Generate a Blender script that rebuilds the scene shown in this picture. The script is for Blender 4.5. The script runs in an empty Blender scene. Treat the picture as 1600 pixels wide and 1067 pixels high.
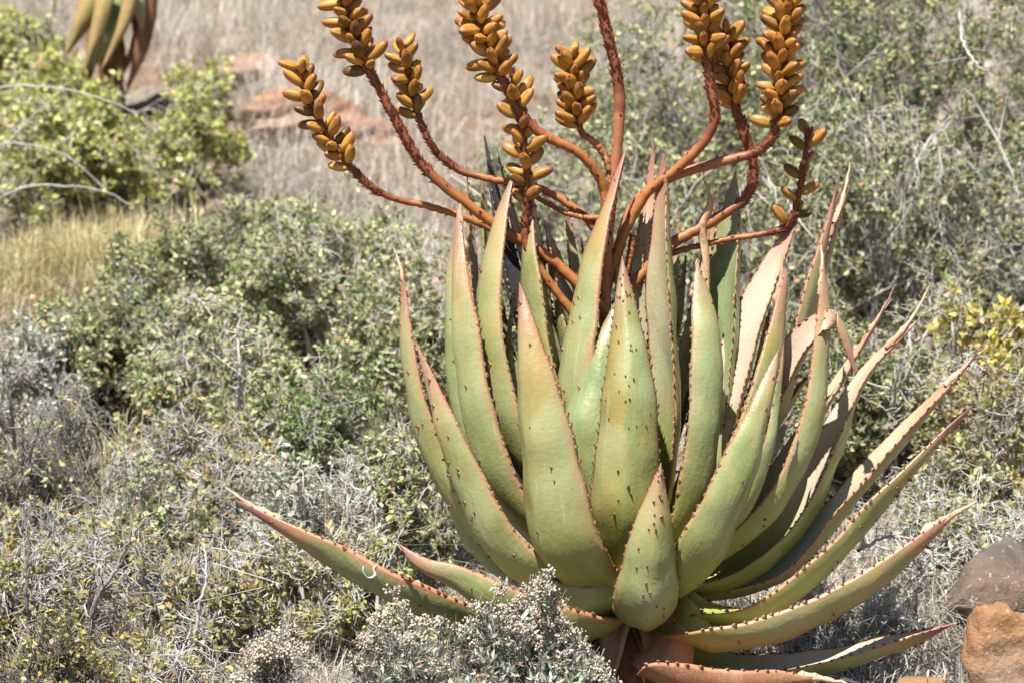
import bpy, math
import numpy as np
from mathutils import Vector, Matrix

R = math.radians
SC = bpy.context.scene
COL = SC.collection

# ------------------------------------------------------------------ camera, sky, sun, exposure
PITCH = R(3.0)
DIST = 6.0
CAM = np.array([0.0, -DIST, 0.911])
FWD = np.array([0.0, math.cos(PITCH), -math.sin(PITCH)])
UPV = np.array([0.0, math.sin(PITCH), math.cos(PITCH)])
RGT = np.array([1.0, 0.0, 0.0])
cam_d = bpy.data.cameras.new('camera')
cam = bpy.data.objects.new('camera', cam_d)
COL.objects.link(cam)
cam.location = CAM
cam.rotation_euler = (R(90) - PITCH, 0, 0)
cam_d.sensor_width = 36.0
cam_d.lens = 135.0
cam_d.clip_end = 2000.0
cam_d.dof.use_dof = True
cam_d.dof.focus_distance = DIST - 0.06
cam_d.dof.aperture_fstop = 7.5
SC.camera = cam

SUN_DIR = Vector((-0.20, -0.40, 0.89)).normalized()      # towards the sun
sun_d = bpy.data.lights.new('sun', 'SUN')
sun_d.energy = 5.0
sun_d.angle = R(0.53)
sun_d.color = (1.0, 0.965, 0.91)
sun = bpy.data.objects.new('sun', sun_d)
COL.objects.link(sun)
sun.rotation_euler = SUN_DIR.to_track_quat('Z', 'Y').to_euler()
sun.location = (-5, -5, 10)
world = bpy.data.worlds.new('World')
SC.world = world
world.use_nodes = True
wn = world.node_tree.nodes
sky = wn.new('ShaderNodeTexSky')
sky.sky_type = 'NISHITA'
sky.sun_disc = False
sky.sun_elevation = math.asin(SUN_DIR.z)
sky.sun_rotation = math.atan2(SUN_DIR.x, SUN_DIR.y)
world.node_tree.links.new(sky.outputs[0], wn['Background'].inputs[0])
wn['Background'].inputs[1].default_value = 0.05
SC.view_settings.view_transform = 'Standard'
SC.view_settings.look = 'None'
SC.view_settings.gamma = 1.0
SC.view_settings.exposure = 1.3
SC.cycles.use_denoising = True
SC.cycles.denoiser = 'OPENIMAGEDENOISE'
SC.cycles.denoising_input_passes = 'RGB_ALBEDO_NORMAL'
SC.cycles.denoising_prefilter = 'ACCURATE'
SC.cycles.max_bounces = 6
SC.cycles.diffuse_bounces = 2
SC.cycles.glossy_bounces = 2
SC.cycles.transmission_bounces = 3
SC.cycles.caustics_reflective = False
SC.cycles.caustics_refractive = False


# ------------------------------------------------------------------ helpers
def P(px, py, d=0.0):
    """the point seen at photo pixel (px, py), d metres beyond the aloe's plane (there 1 px = 1 mm)"""
    k = DIST + d
    return CAM + FWD * k + RGT * ((px - 800.0) / 6000.0 * k) + UPV * ((533.5 - py) / 6000.0 * k)


def nrm(v):
    return v / np.maximum(np.linalg.norm(v, axis=-1, keepdims=True), 1e-9)


def hash_noise(x, y):
    return (0.5 * np.sin(1.7 * x + 0.6 * y + 1.0) + 0.3 * np.sin(3.1 * y - 1.3 * x + 2.0) + 0.2 * np.sin(5.3 * x + 4.1 * y)
            + 0.12 * np.sin(9.1 * x - 7.7 * y + 0.5))


def gz(x, y):
    """height of the hillside"""
    x = np.asarray(x, float); y = np.asarray(y, float)
    s = np.where(y > 0.25, 0.24 * (y - 0.25), 0.05 * (y - 0.25))
    far = np.where(y > 14, (y - 14) * 0.08, 0)
    s = s - far + np.where(y > 60, -(y - 60) * 0.15, 0)
    return s + 0.035 * hash_noise(x * 1.4, y * 1.4) * np.clip((y + 1) / 1.5, 0.3, 2.5)


def mesh_from(name, V, F, attrs=None, smooth=False):
    """V (n,3); F (m,k) array of equal faces; attrs {name: (type, domain, array)}"""
    me = bpy.data.meshes.new(name)
    V = np.asarray(V, np.float32); F = np.asarray(F, np.int32)
    n, m, k = len(V), len(F), F.shape[1]
    me.vertices.add(n); me.vertices.foreach_set('co', V.ravel())
    me.loops.add(m * k); me.loops.foreach_set('vertex_index', F.ravel())
    me.polygons.add(m)
    me.polygons.foreach_set('loop_start', np.arange(0, m * k, k, dtype=np.int32))
    try:
        me.polygons.foreach_set('loop_total', np.full(m, k, dtype=np.int32))
    except Exception:
        pass
    if isinstance(smooth, np.ndarray):
        me.polygons.foreach_set('use_smooth', smooth)
    elif smooth:
        me.polygons.foreach_set('use_smooth', np.ones(m, dtype=bool))
    for an, (ty, dom, arr) in (attrs or {}).items():
        a = me.attributes.new(an, ty, dom)
        arr = np.asarray(arr, np.float32)
        a.data.foreach_set({'FLOAT': 'value', 'FLOAT_COLOR': 'color', 'FLOAT_VECTOR': 'vector'}[ty], arr.ravel())
    me.update(calc_edges=True)
    return me


def link(name, me, mat, parent=None, kind=None):
    o = bpy.data.objects.new(name, me)
    COL.objects.link(o)
    if mat is not None and me is not None and len(me.materials) == 0:
        me.materials.append(mat)
    if parent is not None:
        o.parent = parent
    if kind:
        o['kind'] = kind
    return o


def thing(name, label, cat, loc, group=None):
    o = bpy.data.objects.new(name, None)
    COL.objects.link(o)
    o.location = loc
    o.empty_display_size = 0.05
    o['label'] = label; o['category'] = cat
    if group:
        o['group'] = group
    return o


def tag(o, label, cat, group=None):
    o['label'] = label; o['category'] = cat
    if group:
        o['group'] = group
    return o


def spline(pts, n):
    """Catmull-Rom through pts, resampled evenly by length"""
    pts = np.asarray(pts, float)
    q = np.vstack([2 * pts[0] - pts[1], pts, 2 * pts[-1] - pts[-2]])
    out = []
    for i in range(1, len(q) - 2):
        t = np.linspace(0, 1, 24, endpoint=False)[:, None]
        a, b, c, d = q[i - 1], q[i], q[i + 1], q[i + 2]
        out.append(0.5 * (2 * b + (c - a) * t + (2 * a - 5 * b + 4 * c - d) * t ** 2 + (3 * b - a - 3 * c + d) * t ** 3))
    out = np.vstack(out + [pts[-1:]])
    s = np.r_[0, np.cumsum(np.linalg.norm(np.diff(out, axis=0), axis=1))]
    u = np.linspace(0, s[-1], n)
    return np.stack([np.interp(u, s, out[:, k]) for k in range(3)], 1), s[-1]


def tubes(PT, RD, sides=3, refv=None):
    """PT (N,S,3) polylines, RD (N,S) radii -> verts, quads"""
    N, S, _ = PT.shape
    T = nrm(np.gradient(PT, axis=1))
    ref = np.where(np.abs(T[..., 2:3]) > 0.9, np.array([1.0, 0, 0]), np.array([0, 0, 1.0]))
    if refv is not None:
        ref = np.broadcast_to(np.asarray(refv, float), T.shape)
    A = nrm(np.cross(T, ref)); B = np.cross(T, A)
    ang = np.arange(sides) * 2 * np.pi / sides
    V = PT[:, :, None, :] + RD[:, :, None, None] * (A[:, :, None, :] * np.cos(ang)[None, None, :, None]
                                                   + B[:, :, None, :] * np.sin(ang)[None, None, :, None])
    idx = np.arange(N * S * sides).reshape(N, S, sides)
    a = idx[:, :-1, :]; b = np.roll(a, -1, axis=2); d = idx[:, 1:, :]; c = np.roll(d, -1, axis=2)
    F = np.stack([a, b, c, d], -1).reshape(-1, 4)
    return V.reshape(-1, 3), F


# ------------------------------------------------------------------ materials
class NT:
    def __init__(self, name):
        self.m = bpy.data.materials.new(name)
        self.m.use_nodes = True
        self.t = self.m.node_tree
        self.b = self.t.nodes['Principled BSDF']
        self.out = self.t.nodes['Material Output']

    def n(self, ty, **kw):
        x = self.t.nodes.new(ty)
        for k, v in kw.items():
            setattr(x, k, v)
        return x

    def l(self, a, b):
        self.t.links.new(a, b)

    def val(self, sock, v):
        if hasattr(v, 'is_output'):
            self.l(v, sock)
        else:
            sock.default_value = v

    def math(self, op, a, b=0.0, clamp=False):
        x = self.n('ShaderNodeMath', operation=op, use_clamp=clamp)
        self.val(x.inputs[0], a); self.val(x.inputs[1], b)
        return x.outputs[0]

    def mix(self, f, a, b, blend='MIX'):
        x = self.n('ShaderNodeMix', data_type='RGBA', blend_type=blend)
        self.val(x.inputs[0], f)
        for s, v in ((x.inputs[6], a), (x.inputs[7], b)):
            if isinstance(v, tuple):
                s.default_value = (*v[:3], 1)
            else:
                self.l(v, s)
        return x.outputs[2]

    def attr(self, name, out='Fac'):
        return self.n('ShaderNodeAttribute', attribute_name=name).outputs[out]

    def noise(self, scale, vec=None, detail=4, rough=0.6, dist=0.0):
        x = self.n('ShaderNodeTexNoise')
        x.inputs['Scale'].default_value = scale; x.inputs['Detail'].default_value = detail
        x.inputs['Roughness'].default_value = rough; x.inputs['Distortion'].default_value = dist
        if vec is not None:
            self.l(vec, x.inputs['Vector'])
        return x.outputs['Fac']

    def ramp(self, f, lo, hi):
        x = self.n('ShaderNodeMapRange', interpolation_type='SMOOTHSTEP')
        self.val(x.inputs[0], f)
        x.inputs[1].default_value = lo; x.inputs[2].default_value = hi
        return x.outputs[0]

    def obj(self):
        return self.n('ShaderNodeTexCoord').outputs['Object']

    def mapped(self, scale):
        mp = self.n('ShaderNodeMapping'); mp.inputs['Scale'].default_value = scale
        self.l(self.obj(), mp.inputs['Vector'])
        return mp.outputs[0]

    def bump(self, h, strength=0.3, dist=0.003):
        x = self.n('ShaderNodeBump')
        x.inputs['Strength'].default_value = strength; x.inputs['Distance'].default_value = dist
        self.l(h, x.inputs['Height']); self.l(x.outputs[0], self.b.inputs['Normal'])

    def fin(self, col, rough=0.6, spec=0.3):
        self.val(self.b.inputs['Base Color'], (*col, 1) if isinstance(col, tuple) else col)
        self.val(self.b.inputs['Roughness'], rough)
        self.b.inputs['Specular IOR Level'].default_value = spec
        return self.m


def aloe_leaf_material():
    k = NT('aloe_leaf_skin')
    uv = k.attr('luv', 'Vector')             # x along the leaf in metres, y across in metres, z leaf random
    t = k.attr('lt'); e = k.attr('le'); sd = k.attr('lside')
    pink = k.attr('lpink'); tan = k.attr('ltan'); rnd = k.attr('lrnd'); pale = k.attr('lpale')
    mp = k.n('ShaderNodeMapping'); mp.inputs['Scale'].default_value = (5, 22, 9)
    k.l(uv, mp.inputs['Vector'])
    streak = k.noise(1.0, mp.outputs[0], 5, 0.6, 0.6)
    mp2 = k.n('ShaderNodeMapping'); mp2.inputs['Scale'].default_value = (9, 16, 9)
    k.l(uv, mp2.inputs['Vector'])
    patch = k.noise(1.0, mp2.outputs[0], 4, 0.55, 0.3)
    fine = k.noise(140.0, uv, 3, 0.6)
    mp3 = k.n('ShaderNodeMapping'); mp3.inputs['Scale'].default_value = (30, 160, 9)
    k.l(uv, mp3.inputs['Vector'])
    lines = k.noise(1.0, mp3.outputs[0], 4, 0.6)
    green = k.mix(patch, (0.118, 0.168, 0.045), (0.195, 0.235, 0.080))
    green = k.mix(k.math('MULTIPLY', k.ramp(rnd, 0.35, 1.0), 0.55), green, (0.115, 0.19, 0.09))
    green = k.mix(k.math('MULTIPLY', k.ramp(lines, 0.48, 0.66), 0.5), green, (0.225, 0.25, 0.10))
    ochre = k.mix(streak, (0.235, 0.195, 0.042), (0.275, 0.205, 0.072))
    f = k.math('MULTIPLY', k.ramp(streak, 0.40, 0.62), k.math('ADD', 0.10, k.math('MULTIPLY', tan, 0.85)), clamp=True)
    col = k.mix(f, green, ochre)
    mp4 = k.n('ShaderNodeMapping'); mp4.inputs['Scale'].default_value = (7, 52, 9)
    k.l(uv, mp4.inputs['Vector'])
    drip = k.noise(1.0, mp4.outputs[0], 6, 0.62, 0.9)
    col = k.mix(k.math('MULTIPLY', k.ramp(drip, 0.54, 0.60), k.math('ADD', 0.12, k.math('MULTIPLY', tan, 0.55))), col, (0.28, 0.19, 0.04))
    col = k.mix(k.math('MULTIPLY', k.ramp(drip, 0.40, 0.33), 0.45), col, (0.29, 0.31, 0.20))
    # waxy bloom, strongest on the upper half of the outer face
    bloom = k.math('MULTIPLY', k.ramp(patch, 0.34, 0.60), k.math('MULTIPLY', k.ramp(t, 0.16, 0.42), 0.55))
    col = k.mix(bloom, col, (0.275, 0.305, 0.155))
    # yellow base
    base = k.math('SUBTRACT', 1.0, k.ramp(k.math('ADD', t, k.math('MULTIPLY', k.math('SUBTRACT', streak, 0.5), 0.35)), 0.14, 0.52))
    col = k.mix(k.math('MULTIPLY', base, 0.72), col, (0.225, 0.218, 0.038))
    # inner face paler, blushing pink
    col = k.mix(k.math('MULTIPLY', k.math('MULTIPLY', sd, k.ramp(t, 0.22, 0.55)), k.math('MULTIPLY', pale, 0.85)), col, k.mix(patch, (0.47, 0.39, 0.305), (0.50, 0.345, 0.285)))
    # pink-orange blush towards edge and tip
    edge = k.ramp(k.math('ADD', e, k.math('MULTIPLY', k.math('SUBTRACT', patch, 0.5), 0.22)), 0.84, 1.02)
    tipf = k.ramp(k.math('ADD', t, k.math('MULTIPLY', k.math('SUBTRACT', streak, 0.5), 0.4)), 0.66, 1.04)
    blush = k.math('MULTIPLY', k.math('ADD', k.math('MULTIPLY', edge, 0.85), k.math('MULTIPLY', tipf, 1.0)), k.math('ADD', 0.26, k.math('MULTIPLY', pink, 0.8)), clamp=True)
    col = k.mix(blush, col, k.mix(patch, (0.35, 0.165, 0.070), (0.36, 0.145, 0.090)))
    purp = k.math('MULTIPLY', k.ramp(t, 0.82, 1.0), k.math('ADD', 0.35, k.math('MULTIPLY', pink, 0.55)))
    col = k.mix(purp, col, (0.20, 0.085, 0.08))
    mp5 = k.n('ShaderNodeMapping'); mp5.inputs['Scale'].default_value = (9, 330, 9)
    k.l(uv, mp5.inputs['Vector'])
    scr = k.math('MULTIPLY', k.ramp(k.noise(1.0, mp5.outputs[0], 4, 0.6, 0.5), 0.64, 0.68), k.ramp(patch, 0.42, 0.6))
    col = k.mix(k.math('MULTIPLY', scr, 0.45), col, (0.40, 0.38, 0.28))
    dirt = k.math('MULTIPLY', k.ramp(k.noise(60.0, uv, 7, 0.8, 0.3), 0.56, 0.70), 0.4)
    col = k.mix(dirt, col, (0.16, 0.12, 0.06))
    # scars, freckles
    vo = k.n('ShaderNodeTexVoronoi'); vo.inputs['Scale'].default_value = 46.0
    k.l(uv, vo.inputs['Vector'])
    frk = k.math('MULTIPLY', k.math('SUBTRACT', 1.0, k.ramp(vo.outputs['Distance'], 0.05, 0.11)), k.ramp(patch, 0.5, 0.62))
    col = k.mix(k.math('MULTIPLY', frk, 0.65), col, (0.28, 0.12, 0.05))
    rust = k.math('MULTIPLY', k.ramp(k.noise(17.0, uv, 5, 0.7), 0.665, 0.72), 0.55)
    col = k.mix(rust, col, (0.36, 0.15, 0.075))
    blot = k.math('MULTIPLY', k.ramp(k.noise(24.0, uv, 7, 0.75, 0.6), 0.60, 0.63), k.math('MULTIPLY', tan, 0.4))
    col = k.mix(blot, col, (0.33, 0.20, 0.07))
    pal = k.math('MULTIPLY', k.ramp(k.noise(31.0, uv, 5, 0.75, 1.0), 0.70, 0.73), 0.5)
    col = k.mix(pal, col, (0.50, 0.44, 0.32))
    col = k.mix(k.math('MULTIPLY', k.math('SUBTRACT', fine, 0.5), 0.5), col, (0.25, 0.2, 0.1))
    k.bump(k.math('ADD', fine, k.math('MULTIPLY', lines, 1.3)), 0.4, 0.0018)
    return k.fin(col, k.math('ADD', 0.30, k.math('MULTIPLY', patch, 0.22)), 0.55)


def spine_material():
    k = NT('aloe_spine_horn')
    h = k.attr('h')
    col = k.mix(k.ramp(h, 0.12, 0.55), (0.28, 0.115, 0.058), (0.06, 0.018, 0.012))
    return k.fin(col, 0.45, 0.4)


def dry_material(name, c1, c2, c3):
    k = NT(name)
    n1 = k.noise(1.0, k.mapped((18, 18, 6)), 6, 0.7, 0.8)
    n2 = k.noise(90.0, k.obj(), 4, 0.7)
    col = k.mix(k.ramp(n1, 0.35, 0.65), c1, c2)
    col = k.mix(k.ramp(n2, 0.55, 0.75), col, c3)
    k.bump(n2, 0.5, 0.003)
    return k.fin(col, 0.8, 0.15)


def stalk_material():
    k = NT('flower_stalk_bark')
    s = k.attr('sc')                          # 0 smooth stem ... 1 scale tip
    n1 = k.noise(1.0, k.mapped((26, 26, 12)), 5, 0.65)
    n2 = k.noise(220.0, k.obj(), 3, 0.6)
    sm = k.mix(n1, (0.235, 0.072, 0.014), (0.31, 0.125, 0.036))
    pk = k.mix(k.ramp(k.attr('spk'), 0.0, 1.0), sm, k.mix(n1, (0.26, 0.082, 0.034), (0.34, 0.15, 0.078)))
    scl = k.mix(n1, (0.11, 0.030, 0.013), (0.21, 0.066, 0.028))
    col = k.mix(k.ramp(s, 0.05, 0.3), pk, scl)
    col = k.mix(k.math('MULTIPLY', k.ramp(s, 0.75, 1.0), 0.75), col, (0.50, 0.255, 0.125))
    col = k.mix(k.math('MULTIPLY', k.ramp(n2, 0.62, 0.72), 0.6), col, (0.13, 0.04, 0.025))
    k.bump(n2, 0.3, 0.0015)
    return k.fin(col, 0.5, 0.35)


def fruit_material():
    k = NT('fruit_capsule_skin')
    t = k.attr('ft')
    oi = k.n('ShaderNodeObjectInfo')
    rn = oi.outputs['Random']
    n1 = k.noise(55.0, k.obj(), 5, 0.6)
    a = k.mix(k.ramp(rn, 0.1, 0.9), (0.32, 0.138, 0.015), (0.48, 0.225, 0.034))
    a = k.mix(k.math('MULTIPLY', k.ramp(n1, 0.42, 0.62), 0.7), a, (0.52, 0.27, 0.055))
    a = k.mix(k.math('MULTIPLY', k.ramp(rn, 0.80, 0.9), 0.4), a, (0.31, 0.22, 0.04))
    a = k.mix(k.math('MULTIPLY', k.math('SUBTRACT', 1.0, k.ramp(t, 0.1, 0.6)), 0.6), a, (0.42, 0.25, 0.045))
    red = k.math('MULTIPLY', k.ramp(k.math('ADD', t, k.math('MULTIPLY', k.math('SUBTRACT', n1, 0.5), 0.4)), 0.50, 1.0), 0.66)
    a = k.mix(red, a, (0.22, 0.066, 0.018))
    a = k.mix(k.math('MULTIPLY', k.ramp(t, 0.955, 0.985), 0.9), a, (0.09, 0.03, 0.015))
    a = k.mix(k.math('MULTIPLY', k.attr('groove'), 0.5), a, (0.17, 0.062, 0.014))
    k.bump(k.noise(240.0, k.obj(), 3, 0.6), 0.15, 0.001)
    a = k.mix(k.math('MULTIPLY', k.ramp(k.noise(130.0, k.obj(), 5, 0.7), 0.57, 0.67), 0.3), a, (0.18, 0.075, 0.02))
    dk = k.n('ShaderNodeObjectInfo').outputs['Color']
    a = k.mix(1.0, a, dk, 'MULTIPLY')
    return k.fin(a, k.math('ADD', 0.34, k.math('MULTIPLY', n1, 0.3)), 0.38)


def foliage_material(name, rough=0.48, trans=0.27):
    k = NT(name)
    c = k.attr('Col', 'Color')
    n = k.noise(25.0, k.obj(), 3, 0.6)
    col = k.mix(k.math('MULTIPLY', n, 0.35), c, (0.30, 0.28, 0.20))
    k.fin(col, rough, 0.3)
    tr = k.n('ShaderNodeBsdfTranslucent'); k.l(col, tr.inputs[0])
    mx = k.n('ShaderNodeMixShader'); mx.inputs[0].default_value = trans
    k.l(k.b.outputs[0], mx.inputs[1]); k.l(tr.outputs[0], mx.inputs[2]); k.l(mx.outputs[0], k.out.inputs[0])
    return k.m


def twig_material(name, c1, c2, c3):
    k = NT(name)
    n1 = k.noise(9.0, k.obj(), 3, 0.6)
    n2 = k.noise(160.0, k.obj(), 4, 0.7)
    col = k.mix(k.ramp(n1, 0.35, 0.65), c1, c2)
    col = k.mix(k.ramp(n2, 0.52, 0.7), col, c3)
    return k.fin(col, 0.85, 0.1)


def rock_material(name, c1, c2, c3, sc=1.0):
    k = NT(name)
    n1 = k.noise(7.0 * sc, k.obj(), 6, 0.65, 0.4)
    n2 = k.noise(38.0 * sc, k.obj(), 6, 0.7)
    n3 = k.noise(2.6 * sc, k.obj(), 3, 0.5)
    col = k.mix(k.ramp(n1, 0.35, 0.65), c1, c2)
    col = k.mix(k.math('MULTIPLY', k.ramp(n3, 0.45, 0.62), 0.7), col, c3)
    col = k.mix(k.math('MULTIPLY', k.ramp(n2, 0.56, 0.68), 0.6), col, (0.10, 0.065, 0.045))
    col = k.mix(k.math('MULTIPLY', k.ramp(k.noise(90.0 * sc, k.obj(), 3, 0.6), 0.62, 0.70), 0.45), col, (0.50, 0.47, 0.42))
    k.bump(k.math('ADD', k.math('MULTIPLY', n1, 1.5), n2), 0.8, 0.012)
    return k.fin(col, 0.9, 0.12)


def ground_material():
    k = NT('dry_hillside_soil')
    n1 = k.noise(1.6, k.obj(), 5, 0.6)
    n2 = k.noise(22.0, k.obj(), 6, 0.7)
    n3 = k.noise(120.0, k.obj(), 4, 0.7)
    col = k.mix(k.ramp(n1, 0.38, 0.62), (0.27, 0.22, 0.175), (0.33, 0.205, 0.135))
    col = k.mix(k.ramp(n2, 0.45, 0.62), col, (0.38, 0.34, 0.29))
    col = k.mix(k.math('MULTIPLY', k.ramp(n3, 0.55, 0.68), 0.7), col, (0.13, 0.10, 0.08))
    k.bump(k.math('ADD', n2, n3), 1.0, 0.02)
    return k.fin(col, 0.95, 0.08)


M_LEAF = aloe_leaf_material()
M_SPINE = spine_material()
M_DRYTIP = dry_material('withered_leaf_tip', (0.34, 0.20, 0.12), (0.50, 0.38, 0.27), (0.16, 0.09, 0.06))
M_DEAD = dry_material('dead_leaf', (0.13, 0.052, 0.028), (0.24, 0.125, 0.07), (0.065, 0.03, 0.02))
M_SHADEDRY = dry_material('shaded_dry_leaf', (0.045, 0.04, 0.045), (0.075, 0.068, 0.07), (0.11, 0.095, 0.09))  # dry rear leaf, its shade painted in as near-black
M_OLD = dry_material('ageing_leaf', (0.19, 0.165, 0.055), (0.31, 0.20, 0.09), (0.20, 0.09, 0.05))
M_REDOLD = dry_material('reddish_old_leaf', (0.27, 0.125, 0.065), (0.36, 0.20, 0.12), (0.22, 0.17, 0.07))
M_PAPER = dry_material('papery_dead_leaf', (0.42, 0.27, 0.15), (0.60, 0.48, 0.34), (0.26, 0.12, 0.05))
M_STALK = stalk_material()
M_FRUIT = fruit_material()
M_FOL = foliage_material('small_shrub_leaf')
M_FLOW = foliage_material('dry_floret', 0.7, 0.2)
M_GRASS = foliage_material('dry_grass_blade', 0.75, 0.25)
M_TWIG = twig_material('grey_twig_bark', (0.41, 0.385, 0.36), (0.30, 0.28, 0.26), (0.54, 0.515, 0.485))
M_TWIGD = twig_material('dark_twig_bark', (0.145, 0.128, 0.12), (0.22, 0.20, 0.185), (0.34, 0.32, 0.30))
M_TWIGP = twig_material('pale_twig_bark', (0.51, 0.48, 0.435), (0.42, 0.39, 0.35), (0.60, 0.57, 0.53))
M_ROCKO = rock_material('orange_sandstone', (0.215, 0.112, 0.052), (0.285, 0.165, 0.086), (0.21, 0.145, 0.105))
M_ROCKSHADE = rock_material('shaded_lichen_stone', (0.085, 0.07, 0.06), (0.145, 0.12, 0.10), (0.13, 0.085, 0.06))  # grey stone, with the shade over it painted in as darker tones
M_ROCKF = rock_material('hillside_sandstone', (0.25, 0.135, 0.08), (0.31, 0.185, 0.115), (0.25, 0.185, 0.15), 0.7)
M_GROUND = ground_material()

# ------------------------------------------------------------------ the hillside
gx = np.r_[np.linspace(-150, -6, 30)[:-1], np.linspace(-6, 6, 121), np.linspace(6, 150, 30)[1:]]
gy = np.r_[np.linspace(-40, -3, 16)[:-1], np.linspace(-3, 14, 171), np.linspace(14, 300, 60)[1:]]
GX, GY = np.meshgrid(gx, gy)
V = np.stack([GX, GY, gz(GX, GY)], -1).reshape(-1, 3)
idx = np.arange(len(V)).reshape(GX.shape)
F = np.stack([idx[:-1, :-1], idx[:-1, 1:], idx[1:, 1:], idx[1:, :-1]], -1).reshape(-1, 4)
ground = link('ground', mesh_from('ground', V, F, smooth=True), M_GROUND, kind='structure')


def rock(name, label, px, py, d, size, seed, mat, rotz=0.0, sink=0.3, sub=5, rough=.8, flat=0.0):
    """size (x, y, z) radii in metres; px, py the picture place of its top, d its depth"""
    import bmesh
    rng = np.random.default_rng(seed)
    bm = bmesh.new()
    bmesh.ops.create_icosphere(bm, subdivisions=sub, radius=1.0)
    v = np.array([q.co[:] for q in bm.verts])
    for _ in range(16):                       # chip flat facets off the ball
        n = nrm(rng.normal(size=3)); c = rng.uniform(0.55, 0.85)
        s = np.maximum(v @ n - c, 0)
        v = v - s[:, None] * n * 0.97
    ph = rng.uniform(0, 6, (6, 3)); fr = rng.normal(size=(6, 3)) * np.array([2, 3, 5, 9, 14, 22])[:, None]
    for i in range(6):
        v = v + nrm(v) * (0.05 * rough / (1 + i * 0.7) * np.sin((v * fr[i]).sum(1) + ph[i, 0]))[:, None]
    v = v * np.array(size)
    cz, sz = math.cos(rotz), math.sin(rotz)
    v = v @ np.array([[cz, sz, 0], [-sz, cz, 0], [0, 0, 1]])
    for q, c in zip(bm.verts, v):
        q.co = c
    me = bpy.data.meshes.new(name); bm.to_mesh(me); bm.free()
    me.polygons.foreach_set('use_smooth', np.ones(len(me.polygons), dtype=bool))
    p = P(px, py, d)
    o = link(name, me, mat)
    o.location = (p[0], p[1], p[2] - size[2])
    return tag(o, label, 'rock')


# ------------------------------------------------------------------ aloe leaves
AX = P(985, 930, 0)          # the rosette's heart


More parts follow.
